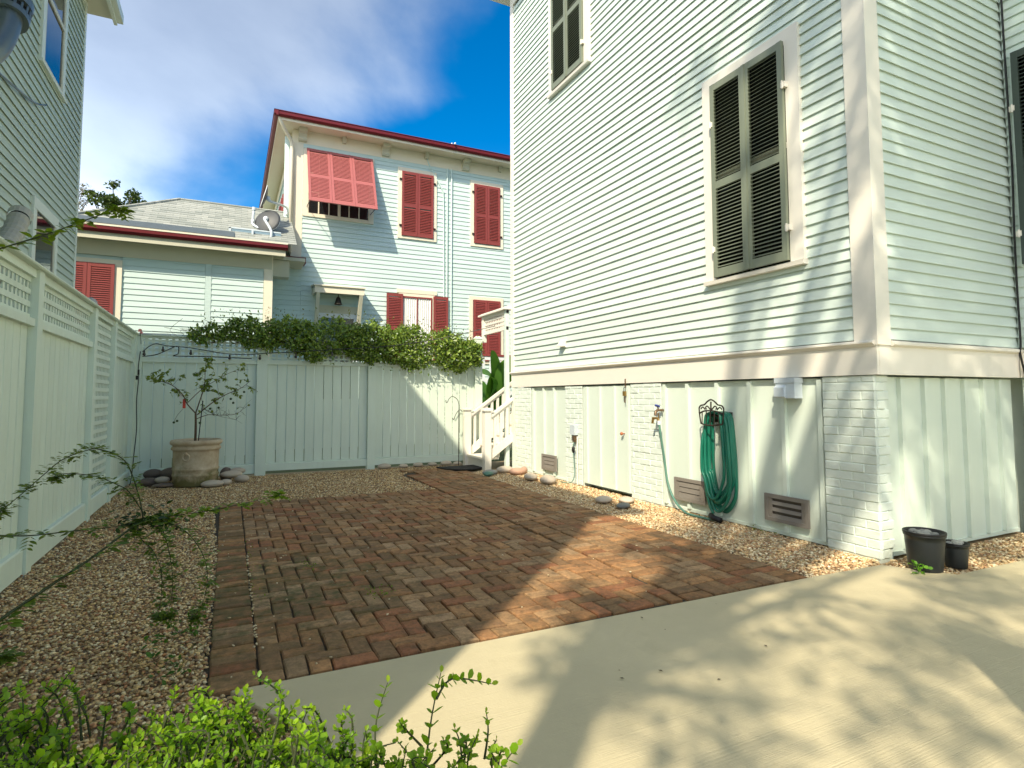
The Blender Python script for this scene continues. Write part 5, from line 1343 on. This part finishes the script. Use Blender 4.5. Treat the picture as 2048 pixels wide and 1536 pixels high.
s = dish('smaller satellite dish seen edge on behind the aqua standpipe', (0.60, 14.75, 6.02), 0.28, (-0.96, -0.05, 0.25), (1.18, 15.62, 5.9))
vp = thing('roof_vent_pipe', 'white plumbing vent pipe with offset elbow on the wing roof', 'vent pipe', (0.38, 14.75, 5.2))
MB().tube(smooth_path([(0.72, 14.55, 5.10), (0.40, 14.72, 5.30), (0.38, 14.75, 5.42), (0.40, 14.75, 5.66)], 3), 0.028, 10).build('pipe', 'grey_pvc', vp, True)
MB().tube([(0.40, 14.75, 5.66), (0.40, 14.75, 5.73)], 0.045, 12).build('cap', 'grey_pvc', vp)
MB().tube([(0.385, 14.75, 5.38), (0.385, 14.75, 5.44)], 0.042, 10).build('coupling', 'white_metal', vp)

# ================================================================== plants
# ---- vine hedge trained along the back fence top
vn = thing('fence_vine', 'dense glossy green vine hedge draped over the back fence top', 'vine', (2.0, 10.2, 1.8))
TX = [-1.2, -0.55, -0.40, -0.10, 0.70, 1.33, 1.82, 2.34, 3.06, 3.64, 4.05, 4.25]
TZ = [2.22, 2.24, 2.36, 2.45, 2.52, 2.53, 2.54, 2.50, 2.49, 2.43, 2.34, 2.22]
BZ = [2.18, 2.17, 2.12, 2.14, 2.05, 1.90, 1.97, 1.86, 1.79, 1.78, 1.80, 1.84]
N = 30000
xs = RNG.uniform(-0.6, 4.27, N)
top = np.interp(xs, TX, TZ) + 0.05 * np.sin(xs * 9.1) + 0.035 * np.sin(xs * 23.0 + 1) ; bot = np.interp(xs, TX, BZ) + 0.05 * np.sin(xs * 7.3 + 2) + 0.03 * np.sin(xs * 19)
u = RNG.random(N); zs = bot + (top - bot) * u
th = 0.24 * np.clip((xs + 0.7) / 1.2, 0.25, 1)
ph = RNG.uniform(0, 2 * np.pi, N); rr_ = RNG.random(N) ** 0.45
yy = 10.20 + np.cos(ph) * rr_ * th * np.sqrt(np.clip(1 - (2 * u - 1) ** 4, 0.1, 1))
zs = zs + RNG.normal(0, 0.018, N)
keep = RNG.random(N) < np.clip((xs + 1.0) / 2.2, 0.10, 1) * np.clip(0.9 + 0.5 * np.sin(xs * 5.3) * np.sin(xs * 2.1 + 1), 0.35, 1)
# clumps: drop leaves in random pockets so that gaps read dark
pk = np.sin(xs * 13 + zs * 17) * np.sin(zs * 29 - xs * 7 + yy * 11)
keep &= (pk < 0.72)
ps = np.c_[xs, yy, zs][keep]; n = len(ps)
nrm = np.c_[np.zeros(n), -np.ones(n), np.full(n, 0.6)] + RNG.normal(0, 0.7, (n, 3))
leaf_mesh('leaves', LEAF_OVATE, ps, rdir(n, -0.1), nrm, RNG.uniform(0.032, 0.078, n), tints(n, (0.07, 0.145, 0.02), (0.27, 0.36, 0.055), 0.4), 'leaf_hedge', vn)
m = MB(); rr = random.Random(2)
for k in range(30):
    x = rr.uniform(-0.5, 4.2); z = float(np.interp(x, TX, TZ)) - 0.05
    p = [(x, 10.2, z - 0.2), (x + rr.uniform(-.05, .05), 10.18, z), (x + rr.uniform(-.12, .12), 10.15, z + rr.uniform(0.06, 0.16))]
    m.tube(smooth_path(p, 3), 0.003, 4)
for k in range(8): x = rr.uniform(-0.4, 3.2); m.tube(smooth_path([(x, 10.22, 2.1), (x + 0.4, 10.2, 2.2), (x + 0.8, 10.2, 2.15), (x + 1.1, 10.2, 2.25)], 4), 0.007, 5)
for k in range(16):
    x = rr.uniform(-0.9, 0.4); z = 2.17
    m.tube(smooth_path([(x, 10.22, z), (x + rr.uniform(-.2, .2), 10.2, z + rr.uniform(.03, .15)), (x + rr.uniform(-.4, .4), 10.2, z + rr.uniform(0.02, .3))], 3), 0.003, 4)
m.build('stems', 'twig_brown', vn)
fx = RNG.uniform(0.8, 4.2, 30)
leaf_mesh('blossoms', LEAF_ROUND, np.c_[fx, 10.0 + RNG.uniform(-0.02, 0.05, 30), RNG.uniform(1.85, 2.3, 30)], rdir(30), rdir(30), RNG.uniform(0.03, 0.045, 30), tints(30, (0.7, 0.68, 0.6), (0.75, 0.72, 0.65)), 'leaf_bush', vn)
# short runners trailing below and above the mass
n = 420; sx = RNG.uniform(-0.4, 4.2, n); q_ = RNG.random(n) ** 1.8; sx = np.round(sx / 0.17) * 0.17 + RNG.normal(0, 0.022, n)
leaf_mesh('runners', LEAF_OVATE, np.c_[sx, 10.06 + RNG.normal(0, 0.03, n), np.interp(sx, TX, BZ) + 0.04 - 0.17 * q_], rdir(n, -0.5), rdir(n, 0.3), RNG.uniform(0.025, 0.05, n), tints(n, (0.07, 0.14, 0.02), (0.20, 0.27, 0.05)), 'leaf_hedge', vn)
# young shoots above the hedge
n = 420; sx = np.round(RNG.uniform(-0.5, 4.2, n) / 0.13) * 0.13 + RNG.normal(0, 0.02, n); sz = np.interp(sx, TX, TZ) + 0.20 * RNG.random(n) ** 1.5
leaf_mesh('shoots', LEAF_OVATE, np.c_[sx, 10.17 + RNG.normal(0, 0.08, n), sz], rdir(n, 0.7), rdir(n, 0.3), RNG.uniform(0.025, 0.045, n), tints(n, (0.13, 0.20, 0.03), (0.22, 0.20, 0.04)), 'leaf_bush', vn)

# ---- bright hedge shrub in the foreground
bs = thing('privet_shrub', 'bright yellow green leafy shrub in the near foreground', 'shrub', (-0.1, 1.3, 0))
sp_m = MB(); P_, D_, N_, S_, T_ = [], [], [], [], []
rr = random.Random(12)
def sprig(base, tip, nl, s0, lime):
    base, tip = Vector(base), Vector(tip)
    mid = (base + tip) / 2 + Vector((rr.uniform(-.03, .03), rr.uniform(-.03, .03), 0.02))
    path = smooth_path([base, mid, tip], 5)
    sp_m.tube(path, [0.0032 * (1 - 0.7 * i / (len(path) - 1)) for i in range(len(path))], 5)
    ax = (tip - base).normalized(); sd_ = ax.orthogonal().normalized(); sd2 = ax.cross(sd_)
    for k in range(nl):
        t = 0.25 + 0.75 * (k + 0.5) / nl; q = path[min(int(t * (len(path) - 1)), len(path) - 1)]
        a = k * math.pi / 2 + rr.uniform(-.4, .4)
        for sg in (1, -1):
            s_dir = (sd_ * math.cos(a) + sd2 * math.sin(a)) * sg
            dd = (s_dir + ax * rr.uniform(0.3, 0.9)).normalized()
            P_.append(tuple(q)); D_.append(tuple(dd)); N_.append(tuple(ax + Vector((rr.uniform(-.4, .4), rr.uniform(-.4, .4), 0.5))))
            S_.append(s0 * rr.uniform(0.6, 1.25) * (1.0 if t < 0.85 else 0.75))
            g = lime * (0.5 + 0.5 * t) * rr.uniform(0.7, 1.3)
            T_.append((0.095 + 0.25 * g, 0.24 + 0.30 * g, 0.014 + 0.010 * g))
    # tip leaf
    P_.append(tuple(tip)); D_.append(tuple(ax)); N_.append((0.3, -0.5, 0.6)); S_.append(s0 * 0.7); T_.append((0.30, 0.42, 0.03))
for k in range(2300):
    t = rr.random(); bx_, by_ = -0.66 + 1.14 * t, 1.68 - 0.66 * t
    bx_ += rr.uniform(-0.22, 0.13); by_ += rr.uniform(-0.24, 0.22)
    crest = 0.54 + 0.045 * math.sin(t * 13) + 0.045 * math.sin(t * 29 + 1) + 0.03 * math.sin(t * 61) - 0.02 * max(0, t - 0.74) / 0.26
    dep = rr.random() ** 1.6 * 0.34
    L = rr.uniform(0.07, 0.17); az_ = rr.uniform(0, 6.28); sp_ = rr.uniform(0.1, 0.9)
    d_ = Vector((math.cos(az_) * sp_, math.sin(az_) * sp_, 1.0)).normalized() * L
    tip_ = Vector((bx_, by_, crest - dep))
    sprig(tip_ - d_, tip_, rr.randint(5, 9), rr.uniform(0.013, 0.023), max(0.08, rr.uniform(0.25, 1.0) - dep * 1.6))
for b_, t_ in (((0.36, 1.16, 0.40), (0.45, 1.30, 0.62)), ((0.43, 1.27, 0.58), (0.55, 1.24, 0.60)), ((0.38, 1.10, 0.42), (0.56, 1.13, 0.52)), ((0.30, 1.22, 0.42), (0.34, 1.35, 0.60)), ((0.02, 1.38, 0.42), (0.03, 1.44, 0.60)), ((0.40, 1.0, 0.38), (0.60, 1.02, 0.46))):
    sprig(b_, t_, 10, 0.024, 0.6)
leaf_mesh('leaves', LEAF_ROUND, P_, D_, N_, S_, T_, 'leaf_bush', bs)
for k in range(26):
    t = (k + 0.5) / 26; x, y = -0.62 + 1.02 * t, 1.66 - 0.66 * t
    sp_m.tube(smooth_path([(x * 0.8, y, -0.03), (x + rr.uniform(-.08, .08), y + rr.uniform(-.08, .08), 0.2), (x + rr.uniform(-.12, .12), y + rr.uniform(-.12, .12), 0.42)], 4), [0.006] * 4 + [0.005] * 5, 5)
sp_m.build('stems', 'twig', bs)

# ---- arching rose canes in the gravel
rs = thing('climbing_rose', 'sprawling rose with long arching leafy canes over the left gravel', 'rose bush', (-0.98, 2.35, 0))
CN = [([(-0.98, 2.35, -0.03), (-0.90, 2.45, 0.22), (-0.786, 2.670, 0.397), (-0.747, 2.817, 0.426), (-0.634, 2.924, 0.495), (-0.502, 3.021, 0.578), (-0.408, 3.138, 0.644), (-0.359, 3.279, 0.668)], 0.0082, 20, 0.038),
      ([(-0.356, 3.273, 0.680), (-0.38, 3.27, 0.80), (-0.435, 3.257, 0.952), (-0.534, 3.262, 1.010), (-0.591, 3.249, 1.006), (-0.671, 3.251, 0.971), (-0.736, 3.247, 0.907), (-0.803, 3.245, 0.835), (-0.880, 3.248, 0.757)], 0.0035, 58, 0.021),
      ([(-0.349, 3.272, 0.690), (-0.414, 3.275, 0.802), (-0.465, 3.274, 0.843), (-0.561, 3.296, 0.886), (-0.673, 3.327, 0.900), (-0.719, 3.328, 0.887)], 0.0032, 34, 0.021),
      ([(-0.98, 2.35, -0.03), (-0.97, 2.7, 0.5), (-0.879, 3.029, 0.702), (-0.837, 3.103, 0.683), (-0.748, 3.155, 0.663), (-0.587, 3.170, 0.665), (-0.478, 3.211, 0.659), (-0.382, 3.258, 0.661)], 0.0042, 18, 0.026),
      ([(-0.367, 3.284, 0.666), (-0.210, 3.337, 0.668), (-0.038, 3.383, 0.675), (0.255, 3.367, 0.727)], 0.0028, 44, 0.030),
      ([(-0.330, 3.299, 0.662), (-0.250, 3.261, 0.648), (-0.166, 3.224, 0.599), (-0.097, 3.197, 0.494), (-0.075, 3.194, 0.381), (-0.091, 3.210, 0.268), (-0.130, 3.235, 0.194)], 0.0028, 56, 0.020),
      ([(-0.320, 3.205, 0.667), (-0.274, 3.184, 0.646), (-0.242, 3.175, 0.553), (-0.222, 3.173, 0.444), (-0.219, 3.179, 0.334), (-0.238, 3.196, 0.225)], 0.0026, 56, 0.020),
      ([(-0.366, 3.171, 0.667), (-0.352, 3.169, 0.607), (-0.299, 3.147, 0.550), (-0.263, 3.136, 0.459), (-0.259, 3.141, 0.351), (-0.270, 3.154, 0.244)], 0.0026, 42, 0.020),
      ([(-0.98, 2.35, -0.03), (-1.02, 2.6, 0.9), (-1.0, 2.85, 1.55), (-0.943, 2.983, 1.812), (-0.858, 3.005, 1.857), (-0.703, 2.991, 1.933), (-0.616, 3.012, 1.992), (-0.533, 3.034, 2.049), (-0.465, 3.065, 2.095)], 0.0045, 30, 0.034),
      ([(-0.98, 2.35, -0.03), (-1.1, 2.8, 0.3), (-0.95, 3.15, 0.25), (-0.85, 3.3, 0.12)], 0.003, 44, 0.026)]
P_, D_, N_, S_, T_ = [], [], [], [], []
rr = random.Random(31)
for ci, (pp, r0, nl, s0) in enumerate(CN):
    path = smooth_path(pp, 6)
    MB().tube(path, [r0 * (1 - 0.55 * i / (len(path) - 1)) for i in range(len(path))], 6).build('cane', 'twig', rs, True)
    lo = 0.10 if ci not in (0, 3, 8) else (0.35 if ci != 8 else 0.45)
    for k in range(int(nl * 1.35)):
        t = lo + (1 - lo) * (k + rr.random()) / nl
        q = path[min(int(t * (len(path) - 1)), len(path) - 1)]
        d = Vector((rr.uniform(-1, 1), rr.uniform(-1, 1), rr.uniform(-0.9, 0.7))).normalized()
        st_l = rr.uniform(0.015, 0.06)
        # a compound leaf: paired leaflets along a short stalk
        for j in range(rr.randint(2, 4) if s0 < 0.03 else rr.randint(1, 3)):
            qq = q + d * st_l * (j + 0.5) / 3
            for sg in (1, -1):
                side = d.cross(Vector((0, 0, 1)));
                if side.length < 0.1: side = Vector((1, 0, 0))
                P_.append(tuple(qq)); D_.append(tuple(d * 0.5 + side.normalized() * sg)); N_.append((rr.uniform(-.5, .5), rr.uniform(-.5, .5), 1))
                S_.append(s0 * rr.uniform(0.9, 1.5)); g = rr.random()
                T_.append((0.085 + 0.11 * g, 0.15 + 0.13 * g, 0.03) if ci not in (4, 8) else (0.14 + 0.12 * g, 0.23 + 0.14 * g, 0.025))
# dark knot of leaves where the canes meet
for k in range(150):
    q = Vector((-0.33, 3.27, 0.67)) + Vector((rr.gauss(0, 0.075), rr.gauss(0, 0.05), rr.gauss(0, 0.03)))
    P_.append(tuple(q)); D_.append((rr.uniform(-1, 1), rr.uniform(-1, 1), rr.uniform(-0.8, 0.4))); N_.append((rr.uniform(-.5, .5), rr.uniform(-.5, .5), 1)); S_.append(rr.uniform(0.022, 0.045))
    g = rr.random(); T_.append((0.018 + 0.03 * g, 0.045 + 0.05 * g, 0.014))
for c_ in ((-0.27, 3.15, 0.15), (-0.13, 3.23, 0.14), (-0.20, 3.02, 0.06)):
    for k in range(30):
        q = Vector(c_) + Vector((rr.gauss(0, 0.035), rr.gauss(0, 0.03), rr.gauss(0, 0.035)))
        P_.append(tuple(q)); D_.append((rr.uniform(-1, 1), rr.uniform(-1, 1), rr.uniform(-0.8, 0.4))); N_.append((rr.uniform(-.5, .5), rr.uniform(-.5, .5), 1)); S_.append(rr.uniform(0.02, 0.04))
        g = rr.random(); T_.append((0.05 + 0.04 * g, 0.13 + 0.08 * g, 0.02))
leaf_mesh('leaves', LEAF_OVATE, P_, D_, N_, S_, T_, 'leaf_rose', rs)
# seedlings between bricks and at wall foot
sd_ = thing('wall_foot_weeds', 'scattered tiny weeds sprouting in the gravel below the coiled hose', 'plant', (4.4, 4.3, 0))
n = 60; q = np.c_[RNG.choice([4.42, 4.44, 4.40], n) + RNG.normal(0, 0.02, n), RNG.choice([4.5, 3.95, 3.75], n) + RNG.normal(0, 0.04, n), RNG.uniform(0.0, 0.035, n)]
leaf_mesh('leaves', LEAF_ROUND, q, rdir(n, 0.3), rdir(n, 1), RNG.uniform(0.01, 0.022, n), tints(n, (0.12, 0.2, 0.03), (0.2, 0.26, 0.04)), 'leaf_bush', sd_)
pw = thing('patio_seedlings', 'tiny green seedlings in the brick joints of the mossy patio part', 'plant', (0.7, 3.7, 0))
n = 130; cx = RNG.choice([0.83, 0.92, 0.18, 0.55, 0.17], n); cy = np.where(cx > 0.8, 3.75, np.where(cx > 0.4, 4.6, RNG.uniform(3.6, 5.5, n)))
leaf_mesh('leaves', LEAF_ROUND, np.c_[cx + RNG.normal(0, 0.025, n), cy + RNG.normal(0, 0.06, n), RNG.uniform(0, 0.03, n)], rdir(n, 0.3), rdir(n, 1), RNG.uniform(0.008, 0.018, n), tints(n, (0.12, 0.2, 0.03), (0.2, 0.28, 0.04)), 'leaf_bush', pw)

# ---- banana plant behind the steps
bn = thing('banana_plant', 'banana plant with broad green leaves behind the steps', 'plant', (5.0, 11.4, 0))
def blade(p0, p1, p2, wmax, t_, nm=14):
    path = smooth_path([p0, p1, p2], 8); n_ = len(path); m = MB()
    V, C_ = [], []
    for i, q in enumerate(path):
        t = i / (n_ - 1); w = wmax * math.sin(math.pi * min(1, 0.08 + 0.92 * t)) ** 0.6 * (1 if t < 0.97 else 0.3)
        ax = (path[min(i + 1, n_ - 1)] - path[max(i - 1, 0)]).normalized(); side = ax.cross(Vector(t_)).normalized(); up = side.cross(ax)
        m.v += [tuple(q - side * w + up * w * 0.25), tuple(q), tuple(q + side * w + up * w * 0.25)]
    for i in range(n_ - 1):
        for k in range(2): m.f.append((3 * i + k, 3 * i + k + 1, 3 * i + 3 + k + 1, 3 * i + 3 + k))
    o = m.build('leaf', 'leaf_banana', bn, True)
    ca = o.data.color_attributes.new('tint', 'FLOAT_COLOR', 'POINT')
    base = np.array((0.09, 0.22, 0.03)) * random.uniform(0.7, 1.3); c4 = np.ones((len(o.data.vertices), 4)); c4[:, :3] = base; ca.data.foreach_set('color', c4.ravel())
blade((5.12, 11.4, 1.1), (5.06, 11.2, 1.7), (4.88, 11.0, 2.22), 0.17, (0.2, -1, 0.3))
blade((5.0, 11.4, 1.0), (4.95, 11.1, 1.6), (4.55, 10.9, 1.75), 0.20, (0.1, -0.6, 0.9))
blade((5.05, 11.4, 1.0), (5.15, 11.2, 1.6), (5.5, 11.0, 2.1), 0.24, (0, -1, 0.5))
blade((5.0, 11.45, 1.0), (4.8, 11.5, 1.5), (4.5, 11.4, 1.35), 0.2, (0, -0.5, 0.9))
MB().tube([(5.0, 11.4, -0.05), (5.0, 11.4, 1.15)], [0.08, 0.05], 10).build('stem', 'green_fruit', bn, True)
hg = thing('shade_shrub', 'dark leafy shrub filling the gap behind the steps', 'shrub', (5.0, 12.2, 0))
n = 2600; v = rdir(n); rr_ = RNG.random(n) ** 0.4
leaf_mesh('leaves', LEAF_QUAD, np.c_[5.1 + v[:, 0] * rr_ * 1.3, 12.2 + v[:, 1] * rr_ * 0.6, 0.75 + v[:, 2] * rr_ * 0.8], rdir(n), rdir(n, 0.5), RNG.uniform(0.05, 0.10, n), tints(n, (0.02, 0.035, 0.012), (0.06, 0.09, 0.025)), 'leaf_hedge', hg)
MB().tube([(5.1, 12.2, -0.07), (5.1, 12.2, 0.7)], 0.05, 8).build('stem', 'bark', hg)

# ---- trees
def tree(name, label, base, trunk, limbs, clusters, leaf, tint0, tint1, tr0, nl, tpl=LEAF_QUAD, zb=0.3, crown_n=None):
    t = thing(name, label, 'tree', base)
    MB().tube(smooth_path(trunk, 5), [tr0 * (1 - 0.45 * i / (5 * (len(trunk) - 1))) for i in range(5 * (len(trunk) - 1) + 1)], 10).build('trunk', 'bark', t, True)
    m = MB()
    for lb_, r_ in limbs:
        s_ = smooth_path(lb_, 4); m.tube(s_, [r_ * (1 - 0.75 * i / (len(s_) - 1)) for i in range(len(s_))], 6)
    m.build('limbs', 'bark', t, True)
    C_ = np.array([c[0] for c in clusters]); Rr = np.array([c[1] for c in clusters]); wts = Rr ** 2; wts = wts / wts.sum()
    ci = RNG.choice(len(C_), nl, p=wts); v = rdir(nl); q = RNG.random(nl) ** 0.5
    ps = C_[ci] + v * (Rr[ci] * q)[:, None] * np.array([1, 1, 0.7])
    leaf_mesh('crown', tpl, ps, rdir(nl), rdir(nl, zb), RNG.uniform(leaf * 0.7, leaf * 1.3, nl), tints(nl, tint0, tint1, 0.25), 'leaf_tree', t)
    return t
rr = random.Random(55)
# far evergreen beyond the wing roof
cl, lm = [], []
for k in range(46):
    c = Vector((-5.0 + rr.gauss(0, 0.75), 32 + rr.gauss(0, 0.7), 9.6 + rr.gauss(0, 0.75)))
    cl.append((tuple(c), rr.uniform(0.22, 0.45))); lm.append(([(-5.0, 32, 7.5), tuple((c + Vector((-5.0, 32, 8.2))) / 2 + Vector((0, 0, -0.1))), tuple(c)], 0.06))
tree('evergreen_tree', 'green tree top rising beyond the shingled wing roof', (-5, 32, -0.07), [(-5, 32, -0.07), (-5.1, 32, 4), (-5, 32, 8.5)], lm, cl, 0.17, (0.035, 0.065, 0.015), (0.10, 0.14, 0.035), 0.22, 5200)
cl, lm = [], []
for k in range(26):
    c = Vector((-7.6 + rr.gauss(0, 0.7), 36 + rr.gauss(0, 0.7), 11.2 + rr.gauss(0, 0.9)))
    cl.append((tuple(c), rr.uniform(0.3, 0.5))); lm.append(([(-7.6, 36, 8.0), tuple((c + Vector((-7.6, 36, 9))) / 2), tuple(c)], 0.05))
tree('bare_tree', 'greyish thin leaved tree behind the green one at left', (-7.6, 36, -0.07), [(-7.6, 36, -0.07), (-7.5, 36, 5), (-7.6, 36, 10)], lm, cl, 0.10, (0.22, 0.20, 0.16), (0.32, 0.28, 0.22), 0.2, 2600)
# shade tree behind the viewer: its crown dapples the slab and the house corner
cl, lm = [], []
spots = [(-2.3, -3.4, 8.2), (-1.2, -3.0, 9.6), (-3.2, -3.6, 6.6), (-0.6, -2.6, 11.0), (-1.9, -3.9, 10.4), (-3.6, -4.0, 7.6), (-2.6, -2.6, 6.4), (-0.2, -3.4, 10.2), (-1.4, -4.2, 9.0), (-3.0, -2.7, 7.2), (-0.9, -4.0, 11.6), (0.2, -2.9, 11.4), (-0.8, -3.9, 11.5), (0.2, -3.9, 10.5), (-1.4, -3.8, 13.5), (0.0, -4.1, 12.8), (-1.0, -4.2, 14.5), (0.6, -4.0, 12.0), (-0.4, -3.5, 9.8), (-1.6, -2.95, 12.4), (-1.5, -2.9, 13.6), (-1.6, -3.0, 14.8), (0.5, -4.3, 14.0), (0.9, -3.7, 11.0)]
for s_ in spots:
    for k in range(8):
        c = Vector(s_) + Vector((rr.gauss(0, 0.7), rr.gauss(0, 0.7), rr.gauss(0, 0.7)))
        cl.append((tuple(c), rr.uniform(0.2, 0.45)))
    lm.append(([(-3.05, -2.25, 5.6), tuple((Vector(s_) + Vector((-3.05, -2.25, 6.2))) / 2 + Vector((0, 0, -0.3))), s_], 0.07))
cl2, lm2 = [], []
for k in range(120):
    c = Vector((-0.3 + rr.gauss(0, 0.9), -4.0 + rr.gauss(0, 0.45), 11.6 + rr.gauss(0, 1.9)))
    cl2.append((tuple(c), rr.uniform(0.25, 0.5)))
    if k % 8 == 0: lm2.append(([(0.3, -5.2, 6.5), tuple((c + Vector((0.2, -4.8, 8.0))) / 2), tuple(c)], 0.06))
tree('shade_tree', 'slimmer tall tree behind the viewer shading the house return wall', (0.4, -5.3, -0.07), [(0.4, -5.3, -0.07), (0.4, -5.3, 4), (0.3, -5.1, 8)], lm2, cl2, 0.12, (0.04, 0.08, 0.015), (0.09, 0.14, 0.03), 0.17, 6000)
tree('shade_tree', 'tall leafy shade tree standing behind the viewer', (-3.05, -2.25, -0.07), [(-3.05, -2.25, -0.07), (-3.02, -2.23, 3), (-3.05, -2.25, 6.5)], lm, cl, 0.105, (0.04, 0.08, 0.015), (0.09, 0.14, 0.03), 0.19, 24000)
